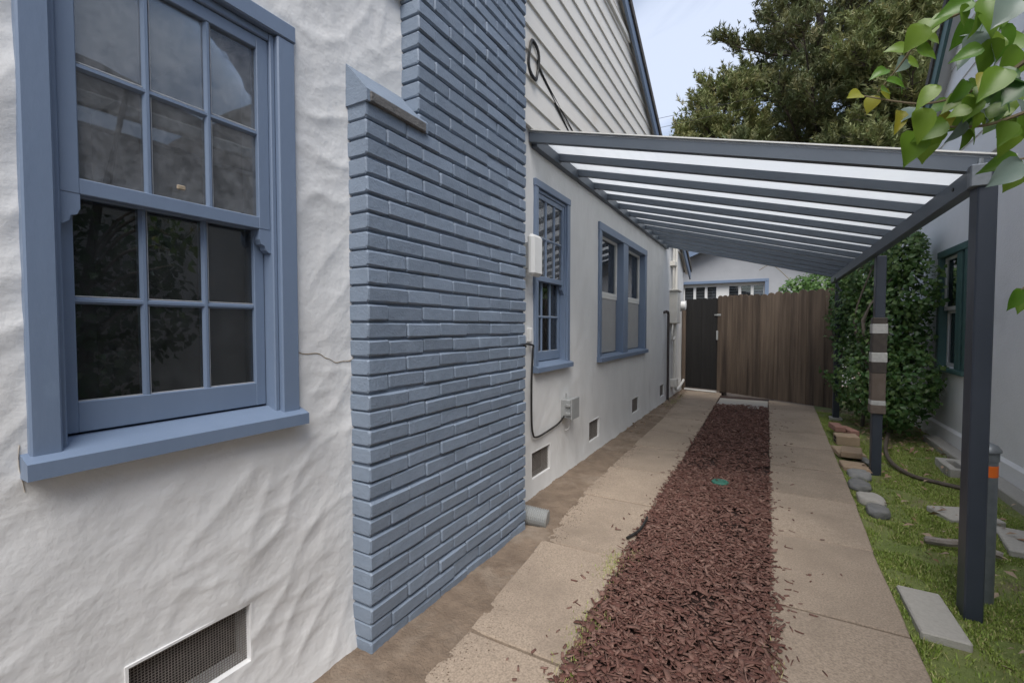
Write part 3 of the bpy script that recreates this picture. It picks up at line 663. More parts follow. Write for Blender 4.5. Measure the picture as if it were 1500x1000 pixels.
m = MB(); m.box(X - .025, X + .12, y0, y0 + .07, z0, z1 - .071, .004); m.box(X - .025, X + .12, y1 - .07, y1, z0, z1 - .071, .004); m.box(X - .03, X + .12, y0 - .01, y1 + .01, z1 - .07, z1, .004)
nwn = m.build('window', 'green_trim', nb_)
box('mullion', 'green_trim', nwn, X - .018, X + .1, y0 + .16, y0 + .30, z0, z1 - .0715, .004); box('side_panel', 'green_trim', nwn, X + .03, X + .06, y0 + .07, y0 + .16, z0, z1 - .0715, 0)
box('sill', 'green_trim', nwn, X - .05, X + .12, y0 - .02, y1 + .02, z0 - .045, z0 - .001, .005)
for za, zb, xx, nm in ((z0, 1.40, X + .05, 'lower_sash'), (1.401, z1 - .0715, X + .02, 'upper_sash')):
    m = MB(); ya, yb = y0 + .301, y1 - .071
    m.box(xx, xx + .03, ya, ya + .03, za, zb); m.box(xx, xx + .03, yb - .03, yb, za, zb); m.box(xx, xx + .029, ya + .03, yb - .03, za, za + .04); m.box(xx, xx + .029, ya + .03, yb - .03, zb - .03, zb)
    m.build(nm, 'white_paint', nwn); MB().box(xx + .012, xx + .015, ya + .02, yb - .02, za + .03, zb - .02).build('pane', 'glass', nwn)
tag(tube('downspout', 'white_paint', None, [(NB - .055, 2.63, .0), (NB - .055, 2.63, 2.69)], .035, 10), 'white round downspout on the neighbouring pale stucco wall', 'downspout')
tag(box('footing', 'paver', None, 1.50, NB - .02, 4.0, 6.55, -.07, .045, .008), kind='structure')
bs = thing('catch_basin', (1.44, 5.2, 0), 'square concrete catch basin with open middle beside the stucco wall', 'drain')
for k, (a, b_, c, e) in enumerate(((1.33, 1.495, 5.02, 5.08), (1.33, 1.495, 5.36, 5.42), (1.33, 1.385, 5.0805, 5.3595), (1.445, 1.495, 5.0805, 5.3595))): box('rim', 'paver', bs, a, b_, c, e, -.06, .055, .006)
box('basin_floor', 'stone', bs, 1.385, 1.445, 5.08, 5.36, -.06, .0, 0)

# ---------------------------------------------------------------- garage behind the fence
GY = 12.0
gar = thing('garage', (-.9, GY, 0), 'grey stucco garage with white paned door windows behind the fence', 'garage')
gx0, gx1, px = -2.55, 1.6, -.475; pz = lambda x: 3.113 - .41 * abs(x - px) + .41 * abs(-1.487 - px)
MB().prism([(gx0, -.05), (-1.86, -.05), (-1.86, 2.262), (-.08, 2.262), (-.08, -.05), (gx1, -.05), (gx1, pz(gx1) - .1), (px, pz(px) - .1), (gx0, pz(gx0) - .1)], 1, GY, GY + .2).build('wall', 'stucco_grey', gar)
box('wall', 'stucco_grey', gar, gx0, gx0 + .2, GY + .2, GY + 5, -.05, 2.5, 0); box('wall', 'stucco_grey', gar, gx1 - .2, gx1, GY + .2, GY + 5, -.05, 2.5, 0)
for s in (1, -1):
    xe = px + s * 2.35
    MB().prism([(px, pz(px)), (xe, pz(xe)), (xe, pz(xe) + .09), (px, pz(px) + .09)], 1, GY - .3, GY + 5.2).build('roof', 'roof_shingle', gar)
    MB().prism([(px, pz(px) - .15), (xe, pz(xe) - .15), (xe, pz(xe) - .002), (px, pz(px) - .002)], 1, GY - .32, GY - .28).build('rake_board', 'trim_paint', gar)
gdoor = box('garage_door', 'white_paint', gar, -1.86, -.08, GY + .10, GY + .14, -.04, 1.84, 0)
m = MB(); m.box(-1.95, .0, GY - .03, GY + .05, 2.262, 2.33, .004); m.box(-.079, 0, GY - .028, GY + .05, 0, 2.2615, .004); m.box(-1.95, -1.861, GY - .028, GY + .05, 0, 2.2615, .004); m.build('door_trim', 'trim_paint', gar)
for (xa, xb) in ((-1.86, -1.08), (-.86, -.08)):
    box('rail', 'white_paint', gdoor, xa, xb, GY + .09, GY + .14, 2.19, 2.26, 0); box('rail', 'white_paint', gdoor, xa, xb, GY + .09, GY + .14, 1.8405, 1.87, 0)
    n = 3; pw = (xb - xa) / n
    for k in range(n + 1): box('mullion', 'white_paint', gdoor, xa + k * pw - (.03 if k else 0), xa + k * pw + (.03 if k < n else 0), GY + .091, GY + .139, 1.8702, 2.1898, 0)
    for k in range(n): MB().box(xa + k * pw + .03, xa + (k + 1) * pw - .03, GY + .118, GY + .122, 1.8702, 2.1898).build('pane', 'glass', gdoor)
    for k in range(n):
        for z in (1.93, 2.0, 2.07, 2.14): box('blind_slat', 'screen_grey', gdoor, xa + k * pw + .03, xa + (k + 1) * pw - .03, GY + .16, GY + .19, z, z + .02, 0)
box('stile', 'white_paint', gdoor, -1.08, -.86, GY + .09, GY + .14, 1.8405, 2.26, 0)
box('interior', 'interior', gar, -2.3, 1.3, GY + .5, GY + .6, 0, 2.4, 0)

# ---------------------------------------------------------------- things on the lawn
def low(name, mat, label, cat, group, cx, cy, sx, sy, h, rz, z=-.02, bev=.006, parent=None):
    m = MB(); m.box(-sx / 2, sx / 2, -sy / 2, sy / 2, 0, h, bev); o = m.build(name, mat, parent, origin=(0, 0, 0))
    p = Vector((cx, cy, z)); WLOC[o] = p; o.location = p - (WLOC[parent] if parent else Vector()); o.rotation_euler = (random.uniform(-.03, .03), random.uniform(-.03, .03), rz)
    if parent is None: tag(o, label, cat, group)
    return o
low('concrete_paver', 'paver', 'flat grey concrete paver lying between driveway and front post', 'paver', None, .628, 2.55, .155, .40, .05, .0, -.040)
E1 = 'loose edging pieces along the driveway'
bp_ = [('red_brick', 'hollow red brick tilted on top of the edging pile', .70, 6.30, .10, .30, .06, .12, .055), ('red_brick', 'second red brick leaning beside the hollow edging brick', .80, 6.25, .09, .30, .06, .28, .035),
       ('tan_brick', 'tan hollow brick at the fence end of the edging', .745, 5.93, .20, .20, .10, .05, -.02), ('tan_brick', 'flat tan brick with a second brick lying on it', .70, 5.45, .22, .34, .045, .08, -.02),
       ('tan_brick', 'tan brick lying on top of the flat tan brick', .70, 5.25, .16, .24, .055, -.12, .025), ('stone', 'thin dark tile tucked under the top tan brick', .80, 5.18, .07, .34, .02, .2, -.005),
       ('tan_brick', 'square tan paver below the leaning bricks', .675, 4.90, .19, .22, .045, .05, -.02)]
for mt, lb, cx, cy, sx, sy, h, rz, z in bp_:
    o = low('edging_brick', mt, lb, 'brick', E1, cx, cy, sx, sy, h, rz, z)
    if lb.startswith('tan hollow'):
        for zz_ in (.032, .068): box('hole_shade', 'dark_inside', o, cx - .104, cx - .098, cy - .05, cy + .05, z + zz_ - .012, z + zz_ + .012, 0)  # dark plates on the face, standing in for the shade inside holes
def rock(label, mat, cx, cy, sx, sy, sz, seed):
    bm = bmesh.new(); bmesh.ops.create_icosphere(bm, subdivisions=3, radius=1)
    for v in bm.verts:
        k = 1 + .22 * noise.noise(v.co * 1.3 + Vector((seed, 0, 0))) + .07 * noise.noise(v.co * 4 + Vector((seed, 3, 0)))
        c = v.co * k; c = Vector((max(-.85, min(.85, c.x)), max(-.85, min(.85, c.y)), max(-.5, min(.62, c.z)))); v.co = Vector((c.x * sx, c.y * sy, c.z * sz))
    me = bpy.data.meshes.new('stone'); bm.to_mesh(me); bm.free(); me.materials.append(MATS[mat])
    for p in me.polygons: p.use_smooth = True
    tag(place(bpy.data.objects.new('edging_stone', me), None, (cx, cy, .0)), label, 'stone', E1)
rock('dark flat stone next to the square tan paver', 'stone', .675, 4.66, .09, .12, .05, 1)
rock('blue grey rounded stone in the middle of the edging row', 'stone', .635, 4.36, .08, .12, .045, 2)
rock('pale flat stone beside the smooth oval edging stone', 'paver', .655, 4.03, .09, .12, .05, 3)
rock('smooth oval grey stone ending the edging row', 'stone', .655, 3.80, .07, .10, .05, 4)
tag(tube('garden_hose', 'hose', None, smooth_path([(1.26, 6.75, .06), (1.20, 6.5, .05), (1.04, 5.75, .02), (.985, 5.2, .012), (1.04, 4.83, .012), (1.17, 4.70, .012), (1.32, 4.62, .012), (1.44, 4.62, .015)], 8), .017, 8), 'brown garden hose curving over the grass from the shrub', 'hose')
tag(low('stepping_slab', 'paver', '', '', None, 1.13, 3.98, .30, .22, .04, .35), 'thin concrete slab sunk in grass behind the front post', 'paver')
tag(low('stepping_slab', 'paver', '', '', None, 1.36, 3.62, .34, .42, .04, -.15), 'broad concrete slab in grass between vent pipe and stucco wall', 'paver')
tag(tube('dead_branch', 'dead_wood', None, smooth_path([(.80, 3.40, .012), (.88, 3.37, .025), (.97, 3.38, .03), (1.1, 3.33, .02)]), [.012] + [.022] * 12 + [.02] * 5 + [.017], 8), 'pale dead branch lying in the grass behind the front post', 'branch')
vp = thing('vent_pipe', (.885, 2.80, 0), 'upright galvanised pipe with domed cap and orange paint behind front post', 'pipe')
vx, vy = .858, 2.80
tube('pipe', 'galvanised', vp, [(vx, vy, -.08), (vx, vy, .66)], .041, 20)
tube('cap', 'galvanised', vp, [(vx, vy, .635), (vx, vy, .672), (vx, vy, .675), (vx, vy, .685), (vx, vy, .703), (vx, vy, .715)], [.045, .045, .052, .051, .038, .012], 20)
tube('paint_mark', 'orange_paint', vp, [(vx, vy, .565), (vx, vy, .615)], .0418, 20)
gv = thing('valve_lid', (-.305, 3.83, .01), 'round green plastic valve lid set in the red mulch', 'lid')
tube('lid', 'green_plastic', gv, [(-.305, 3.83, -.02), (-.305, 3.83, .030), (-.305, 3.83, .036)], [.062, .062, .055], 22)
for k in range(-2, 3): box('rib', 'green_plastic', gv, -.305 - .04, -.305 + .04, 3.83 + k * .016 - .003, 3.83 + k * .016 + .003, .0355, .0395, .001)
tag(tube('drip_tube', 'dark_cable', None, smooth_path([(-.655, 2.93, .012), (-.64, 2.80, .03), (-.65, 2.68, .022), (-.69, 2.58, .012)]), .008, 6), 'short black drip tube poking out of the mulch edge', 'tube')

# ---------------------------------------------------------------- loose cover: mulch, gravel, grass, leaves
def chips(n, pos, L, Wd, T, tilt, name, mat, z0):
    a = RNG.uniform(0, 2 * np.pi, n); t = RNG.normal(0, tilt, n); t2 = RNG.normal(0, tilt, n)
    u = np.stack([np.cos(a) * np.cos(t), np.sin(a) * np.cos(t), np.sin(t)], 1); v = np.stack([-np.sin(a), np.cos(a), np.sin(t2)], 1); v /= np.linalg.norm(v, axis=1)[:, None]
    nn = np.cross(u, v); L, Wd, T = [x[:, None] for x in (L, Wd, T)]; k = RNG.uniform(.45, 1, (n, 4, 1))
    c = np.stack([pos - u * L - v * Wd * k[:, 0], pos + u * L - v * Wd * k[:, 1], pos + u * L * k[:, 0] + v * Wd * k[:, 2], pos - u * L * k[:, 1] + v * Wd * k[:, 3]], 1)
    V = np.concatenate([c - nn[:, None] * T[:, None], c + nn[:, None] * T[:, None]], 1).reshape(-1, 3)
    q = np.array([[4, 5, 6, 7], [0, 1, 5, 4], [1, 2, 6, 5], [2, 3, 7, 6], [3, 0, 4, 7]])
    Fc = (q[None] + (np.arange(n) * 8)[:, None, None]).reshape(-1, 4)
    return nmesh(name, V, Fc, mat, tint=np.repeat(np.clip(RNG.normal(.22, .28, n), 0, 1), 8))
n = 27000
yy = np.concatenate([RNG.uniform(.7, 4.2, 19000), RNG.uniform(4.2, 7.85, 8000)])
le = np.interp(yy, [.7, 1.5, 2.2, 3, 9], [-.63, -.632, -.652, -.668, -.70]); re_ = np.interp(yy, [.7, 1.9, 2.5, 3.2, 9], [.05, .06, .045, .03, .02])
u_ = RNG.beta(1.02, 1.02, n); xx = le + (re_ - le) * u_ + RNG.normal(0, .012, n)
thin = np.array([noise.noise((x * 3.2, y * 1.7, 5)) for x, y in zip(xx, yy)]); keep = (thin < .40) | (RNG.random(n) < .45)
xx, yy = xx[keep], yy[keep]; n = len(xx)
hump = .016 * np.clip(1 - ((xx + .29) / .36) ** 2, 0, 1)
big = np.where(yy < 3.2, 1.0, 1.08)
pos = np.stack([xx, yy, .0 + hump + RNG.uniform(-.008, .014, n)], 1)
o = chips(n, pos, RNG.gamma(2.6, .0058, n).clip(.005, .04) * big, RNG.gamma(3., .0021, n).clip(.002, .015) * big, RNG.uniform(.0006, .002, n), .24, 'mulch', 'mulch_chip', 0)
tag(o, 'red brown shredded bark mulch filling the driveway middle', 'mulch', None, 'stuff')
# strays on the slabs
n = 190; yy = RNG.uniform(1.3, 8.6, n); side = RNG.random(n) < .62
xx = np.where(side, .04 + np.abs(RNG.normal(0, .13, n)), -.67 - np.abs(RNG.normal(0, .10, n)))
nearr = (RNG.random(n) < .3) & side; yy = np.where(nearr, RNG.uniform(1.7, 2.7, n), yy); xx = np.where(nearr, RNG.uniform(.04, .13, n), xx)
xx = np.clip(xx, -1.1, .48)
o = chips(n, np.stack([xx, yy, np.full(n, .0045)], 1), RNG.uniform(.006, .020, n), RNG.uniform(.002, .006, n), RNG.uniform(.001, .002, n), .06, 'mulch_strays', 'mulch_chip', 0)
tag(o, 'stray bark chips scattered over the concrete slabs', 'mulch', None, 'stuff')

def pebbles(n, xf, yr, size, name, label, mat='stone', zz=-.004):
    yy = RNG.uniform(*yr, n); xx = xf(yy, n)
    ico = np.array([(1, 0, 0), (-1, 0, 0), (0, 1, 0), (0, -1, 0), (0, 0, 1), (0, 0, -1)], dtype=float); fc = np.array([(0, 2, 4), (2, 1, 4), (1, 3, 4), (3, 0, 4), (2, 0, 5), (1, 2, 5), (3, 1, 5), (0, 3, 5)])
    sc = RNG.uniform(*size, (n, 1, 1)) * RNG.uniform(.6, 1.3, (n, 6, 1)); V = ico[None] * sc * np.array([1, 1, .6]) + np.stack([xx, yy, np.full(n, zz)], 1)[:, None]
    tag(nmesh(name, V.reshape(-1, 3), (fc[None] + (np.arange(n) * 6)[:, None, None]).reshape(-1, 3), mat, smooth=False), label, 'gravel', None, 'stuff')
pebbles(1500, lambda y, n: np.where(y < 1.3, RNG.uniform(-1.34, -1.0, n), np.where(y < 2.45, RNG.uniform(-1.26, -1.06, n), RNG.uniform(-1.47, -1.15, n))), (.5, 4.5), (.002, .0075), 'gravel', 'small gravel scattered in the bare dirt along the wall foot')

pebbles(3600, lambda y, n: np.array([slab_edge_left(v) for v in y]) + .03 + RNG.normal(0, .055, n), (.9, 8.6), (.0012, .0042), 'dirt_crumbs', 'crumbs of dirt strewn over the outer slab edges by the wall', 'dirt', .001)
def blades(n, x, y, z, h, wd, name, label, cat, mat='grass', dry=.12):
    a = RNG.uniform(0, 2 * np.pi, n); ln = RNG.normal(0, .55, n)
    b0 = np.stack([x, y, z], 1); s_ = np.stack([np.cos(a), np.sin(a), np.zeros(n)], 1) * wd[:, None]
    tip = b0 + np.stack([-np.sin(a) * ln * h, np.cos(a) * ln * h, h], 1); mid = (b0 + tip) / 2 + np.stack([np.zeros(n), np.zeros(n), h * .12], 1)
    V = np.stack([b0 - s_ * .6, b0 + s_ * .6, mid + s_, tip, mid - s_], 1).reshape(-1, 3)
    q = np.arange(n) * 5; Fc = np.concatenate([np.stack([q, q + 1, q + 2], 1), np.stack([q, q + 2, q + 4], 1), np.stack([q + 4, q + 2, q + 3], 1)])
    return tag(nmesh(name, V, Fc, mat, tint=np.repeat(np.where(RNG.random(n) < dry, .9, np.clip(RNG.normal(.15, .15, n), 0, 1)), 5)), label, cat, None, 'stuff')
def ground_z(x, y): return -.02 + .022 * noise.noise((x * 3, y * 3, -.02))
pts = []
while len(pts) < 150000:
    y = 1.35 + 6.6 * random.random() ** 1.5; x = random.uniform(.50, 1.62)
    if x < slab_edge_right(y) + .004: continue
    if y > 6.2 and x > .85 and random.random() < .9: continue
    if .55 < x < .71 and 2.34 < y < 2.76: continue
    if .60 < x < .82 and 3.7 < y < 6.5 and random.random() < .75: continue
    g = noise.noise((x * 2.2, y * 1.5, 4)) + .5 * noise.noise((x * 7, y * 6, 2))
    if g < -.15 and random.random() < .9: continue
    pts.append((x, y))
pa = np.array(pts); gz = np.array([ground_z(x, y) for x, y in pts]); cl = np.array([.6 + .9 * max(0, noise.noise((x * 5, y * 5, 8))) for x, y in pts])
n = len(pa)
blades(n, pa[:, 0], pa[:, 1], gz - .003, RNG.uniform(.008, .026, n) * cl * 1.15, RNG.uniform(.0012, .0030, n), 'grass', 'short bright green grass and moss beside the driveway', 'grass')
pts = []
for cx, cy, sx, sy, k in ((-.68, 2.26, .06, .13, 420), (-.62, 1.72, .06, .2, 520), (-.60, 1.45, .04, .1, 220), (-1.36, 7.6, .08, .35, 500), (-1.33, 8.2, .05, .5, 250), (.035, 1.85, .03, .12, 140), (-.60, 2.42, .03, .06, 120)):
    for _ in range(k): pts.append((random.gauss(cx, sx * .6), random.gauss(cy, sy * .6)))
pa = np.array(pts); n = len(pa)
blades(n, pa[:, 0], pa[:, 1], np.full(n, -.006), RNG.uniform(.006, .028, n), RNG.uniform(.0008, .0018, n), 'weeds', 'thin weed tufts growing along slab edges and wall foot', 'weeds', dry=.55)

def litter(n, xy, size, name, label):
    x, y = xy; a = RNG.uniform(0, 2 * np.pi, n); s_ = RNG.uniform(*size, n); t = RNG.normal(0, .35, n)
    u = np.stack([np.cos(a), np.sin(a), np.sin(t)], 1) * s_[:, None]; v = np.stack([-np.sin(a), np.cos(a), RNG.normal(0, .3, n)], 1) * (s_ * .42)[:, None]
    c = np.stack([x, y, np.full(n, .012) + RNG.uniform(0, .02, n)], 1); up = np.array([0, 0, 1.])[None] * (s_ * .25)[:, None]
    V = np.stack([c - u, c + v + up, c + u, c - v + up, c], 1).reshape(-1, 3); q = np.arange(n) * 5
    Fc = np.concatenate([np.stack([q + i, q + (i + 1) % 4, q + 4], 1) for i in range(4)])
    tag(nmesh(name, V, Fc, 'dry_leaf', tint=np.repeat(RNG.random(n), 5)), label, 'leaves', None, 'stuff')
n = 620
lx = np.concatenate([RNG.uniform(.95, 1.62, 330), RNG.uniform(.72, 1.5, 170), RNG.uniform(.70, 1.1, 60), RNG.uniform(-1.44, -1.25, 60)])
ly = np.concatenate([RNG.uniform(5.7, 7.9, 330), RNG.uniform(2.0, 5.8, 170), RNG.uniform(6.4, 8.2, 60), RNG.uniform(5.2, 8.6, 60)])
litter(n, (lx, ly), (.010, .034), 'fallen_leaves', 'dry brown fallen leaves around the shrub and over the grass')

# ---------------------------------------------------------------- foliage
def leaves(P, Nrm, size, name, mat, parent, asp=.42, tintv=None, fold=.18):
    """one folded leaf of four triangles per point, facing roughly Nrm"""
    n = len(P); Nn = Nrm + RNG.normal(0, .45, (n, 3)); Nn /= np.linalg.norm(Nn, axis=1)[:, None]
    r = RNG.normal(0, 1, (n, 3)); r[:, 2] -= .5; u = r - Nn * (r * Nn).sum(1)[:, None]; u /= np.linalg.norm(u, axis=1)[:, None]; v = np.cross(Nn, u)
    s_ = RNG.uniform(*size, (n, 1))
    V = np.stack([P, P + u * s_ * .45 + v * s_ * asp + Nn * s_ * fold, P + u * s_ - Nn * s_ * .12, P + u * s_ * .45 - v * s_ * asp + Nn * s_ * fold, P + u * s_ * .5], 1).reshape(-1, 3)
    q = np.arange(n) * 5; Fc = np.concatenate([np.stack([q, q + 4, q + 1], 1), np.stack([q + 1, q + 4, q + 2], 1), np.stack([q + 2, q + 4, q + 3], 1), np.stack([q + 3, q + 4, q], 1)])
    t = RNG.random(n) ** 2 if tintv is None else tintv
    return nmesh(name, V, Fc, mat, parent, tint=np.repeat(t, 5))
def blob_points(blobs, dens):
    P, Nn = [], []
    for cx, cy, cz, rx, ry, rz in blobs:
        k = int(dens * (rx * ry + ry * rz + rx * rz)); d_ = RNG.normal(0, 1, (k, 3)); d_ /= np.linalg.norm(d_, axis=1)[:, None]
        r = np.clip(1 - np.abs(RNG.normal(0, .24, k)), .3, 1.1)
        wob = np.array([1 + .30 * noise.noise(Vector(q) * 2.4 + Vector((cx * 5, cy * 5, cz * 5))) for q in d_])
        P.append(d_ * (r * wob)[:, None] * np.array([rx, ry, rz]) + np.array([cx, cy, cz])); Nn.append(d_ * .8 + np.array([-.25, -.25, .55]))
    return np.concatenate(P), np.concatenate(Nn)
sb = thing('shrub', (1.32, 6.9, 0), 'tall dense green shrub between the patio cover and pale stucco wall', 'shrub')
blobs = [(1.28, 6.75, 2.02, .26, .34, .34), (1.10, 7.0, 1.72, .32, .40, .38), (1.38, 6.62, 1.60, .26, .34, .38), (1.02, 7.35, 1.35, .30, .4, .5), (1.20, 6.75, 1.15, .30, .35, .42), (1.42, 6.75, 1.12, .18, .3, .4),
         (1.10, 6.55, .62, .32, .34, .42), (1.36, 6.42, .62, .24, .34, .42), (.98, 7.2, .62, .26, .36, .5), (1.22, 6.35, .36, .26, .26, .28), (1.40, 6.95, 2.12, .2, .3, .22), (1.05, 7.9, 1.5, .3, .4, .45)]
Pp, Nn = blob_points(blobs, 2700); k = Pp[:, 0] < NB - .04; Pp, Nn = Pp[k], Nn[k]
sel = RNG.choice(len(Pp), 260, replace=False); sp_, sn_ = [], []
for i in sel:
    dv_ = Nn[i] * np.array([.55, .55, .35]) + np.array([0, 0, .75]) + RNG.normal(0, .2, 3); dv_ /= np.linalg.norm(dv_); ln_ = RNG.uniform(.08, .24)
    for t_ in np.linspace(.1, 1, 11): sp_.append(Pp[i] + dv_ * ln_ * t_); sn_.append(RNG.normal(0, .6, 3) + np.array([-.2, -.3, .5]))
Pp = np.concatenate([Pp, sp_]); Nn = np.concatenate([Nn, sn_]); k = Pp[:, 0] < NB - .04; Pp, Nn = Pp[k], Nn[k]
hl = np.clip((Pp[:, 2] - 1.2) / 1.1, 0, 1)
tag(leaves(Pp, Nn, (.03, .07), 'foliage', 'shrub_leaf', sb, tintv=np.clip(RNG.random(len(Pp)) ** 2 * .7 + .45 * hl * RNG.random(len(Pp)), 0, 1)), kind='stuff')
for k in range(9):
    bx, by = 1.15 + random.uniform(-.15, .2), 6.8 + random.uniform(-.2, .4)
    tube('stem', 'bark', sb, smooth_path([(bx, by, -.06), (bx + random.uniform(-.05, .08), by + random.uniform(-.08, .08), .7), (bx + random.uniform(-.2, .2), by + random.uniform(-.2, .15), 1.3), (1.2 + random.uniform(-.2, .2), 6.8 + random.uniform(-.2, .3), 1.95)], 4), [.022] * 5 + [.016] * 4 + [.009] * 4, 6)
hd = thing('hedge_bush', (.7, 9.6, 0), 'light green rounded bush rising just behind the brown fence', 'bush')
blobs = [(.45, 9.5, 1.78, .34, .4, .34), (.78, 9.3, 1.80, .36, .4, .40), (1.1, 9.2, 1.7, .4, .4, .4), (.55, 9.6, 1.2, .45, .4, .5), (1.0, 9.4, 1.1, .5, .4, .6)]
Pp, Nn = blob_points(blobs, 3000); tag(leaves(Pp, Nn, (.04, .075), 'foliage', 'hedge_leaf', hd), kind='stuff')
for k in range(4): tube('stem', 'bark', hd, [(.5 + .15 * k, 9.55, -.06), (.45 + .17 * k, 9.5, .9), (.4 + .2 * k, 9.45, 1.7)], [.025, .02, .01], 6)
tv = [at(1152, 405, Y=10), at(1130, 388, Y=10), at(1112, 396, Y=10)]
tube('trailing_stem', 'twig', hd, smooth_path([(.45, 9.6, 1.9), tv[0], tv[1], tv[2]]), .006, 5)

# ---- pines: trunk, limbs and needle shoots
def pine(name, base, hgt, spread, z_lo, mat, label, seed, nlimb, dens, lean=(0, 0), top_r=.35):
    rr = random.Random(seed); root = thing(name, base, label, 'tree', 'conifers behind the garage'); b0 = Vector(base)
    ax = lambda z: b0 + Vector((lean[0] * z / hgt + .25 * math.sin(z * .5 + seed), lean[1] * z / hgt, z))
    tube('trunk', 'pine_bark', root, [ax(hgt * i / 12) for i in range(13)], [.30 * (1 - i / 12.6) + .02 for i in range(13)], 10)
    sp, sdv, sl = [], [], []; lm = MB()
    for i in range(nlimb):
        f = (i + rr.random()) / nlimb; z = z_lo + (hgt - z_lo) * f; a = i * 2.4 + rr.uniform(-.4, .4)
        reach = spread * ((1 - f) ** .75 * (1 - top_r) + top_r * .45) * rr.uniform(.65, 1.12); o_ = ax(z)
        d_ = Vector((math.cos(a), math.sin(a), 0)); rise = rr.uniform(.05, .5) * reach
        pts = [o_ + d_ * reach * t + Vector((0, 0, rise * t ** 1.6 - .25 * math.sin(t * 3.1) * (1 - f))) for t in (0, .25, .5, .75, 1)]
        lm.tube(pts, [.07 * (1 - f * .6), .055 * (1 - f * .6), .04, .025, .012], 5, False)
        nsub = max(8, int(reach * dens * 1.7))
        for k in range(nsub):
            t = rr.uniform(.22, 1); j = min(3, int(t * 4)); p = pts[j].lerp(pts[j + 1], t * 4 - j)
            sd_ = (d_ * rr.uniform(.2, 1) + Vector((-d_.y, d_.x, 0)) * rr.uniform(-1, 1) + Vector((0, 0, rr.uniform(.05, .9)))).normalized(); ln = rr.uniform(.3, 1.0) * (.5 + .5 * (1 - t) + .2)
            q = p + sd_ * ln; lm.tube([p, q], [.014, .006], 3, False)
            for s_ in range(rr.randint(4, 7)):
                c = p.lerp(q, rr.uniform(.35, 1.0)) + Vector((rr.gauss(0, .09), rr.gauss(0, .09), rr.gauss(0, .07)))
                dd = (sd_ * .5 + Vector((rr.gauss(0, .35), rr.gauss(0, .35), rr.uniform(.3, 1)))).normalized(); sp.append(c); sdv.append(dd); sl.append(rr.uniform(.2, .5))
    for k in range(14):
        sp.append(ax(hgt) + Vector((rr.gauss(0, .15), rr.gauss(0, .15), rr.uniform(-.8, .1)))); sdv.append(Vector((rr.gauss(0, .3), rr.gauss(0, .3), 1)).normalized()); sl.append(.3)
    lm.build('limbs', 'pine_bark', root)
    SP, SD, SL = np.array(sp), np.array(sdv), np.array(sl); m_ = len(SP); K = 18
    t = RNG.random((m_, K, 1)); rdv = RNG.normal(0, 1, (m_, K, 3)); rdv -= SD[:, None] * (rdv * SD[:, None]).sum(2, keepdims=True); rdv /= np.linalg.norm(rdv, axis=2, keepdims=True)
    b_ = SP[:, None] + SD[:, None] * t * SL[:, None, None]; ln = RNG.uniform(.10, .19, (m_, K, 1))
    nd = rdv * .75 + SD[:, None] * .7; tip = b_ + nd * ln; side = np.cross(nd, RNG.normal(0, 1, (m_, K, 3))); side /= np.linalg.norm(side, axis=2, keepdims=True); side *= .026
    V = np.stack([b_ - side, b_ + side, tip], 2).reshape(-1, 3); Fc = np.arange(len(V)).reshape(-1, 3)
    tn = np.repeat(np.clip(RNG.normal(.25, .28, m_), 0, 1), K * 3)
    tag(nmesh('crown', V, Fc, mat, root, tint=tn), kind='stuff')
    return root
c1 = at(1200, 100, Y=21)
pine('pine_tree', (c1.x, 21, 0), 19.5, 7.4, 3.5, 'pine_needle', 'tallest dark olive pine rising behind the garage roof', 3, 92, 5.2)
c2 = at(1320, 150, Y=17.5)
pine('pine_tree', (c2.x, 17.5, 0), 9.8, 4.6, 2.2, 'pine_needle_light', 'shorter yellow green conifer in front of the tall pine', 5, 84, 8.0, top_r=.55)
c3 = at(1052, 170, Y=18.5)
pine('pine_tree', (c3.x, 18.5, 0), 9.8, 3.2, 2.2, 'pine_needle_light', 'low light green conifer beside the house gable', 9, 64, 7.5, top_r=.5)
c4 = at(1330, 60, Y=25)
pine('pine_tree', (c4.x, 25, 0), 17.5, 5.0, 4, 'pine_needle', 'thin dark pine behind the neighbouring gable', 11, 60, 5)

# ---- overhead wires
for k, (p, q) in enumerate((((955, 176), (1075, 150)), ((955, 190), (1075, 163)))):
    a, b_ = at(*p, Y=15.5), at(*q, Y=16.5); dd = (b_ - a)
    pts = [a + dd * t + Vector((0, 0, .004 * (t - .5) ** 2)) for t in np.linspace(-5, 7, 13)]
    tag(tube('overhead_wire', 'dark_cable', None, pts, .007, 5), ('higher' if k == 0 else 'lower') + ' of two thin utility wires crossing the sky beside the gable', 'wire', 'overhead wires')

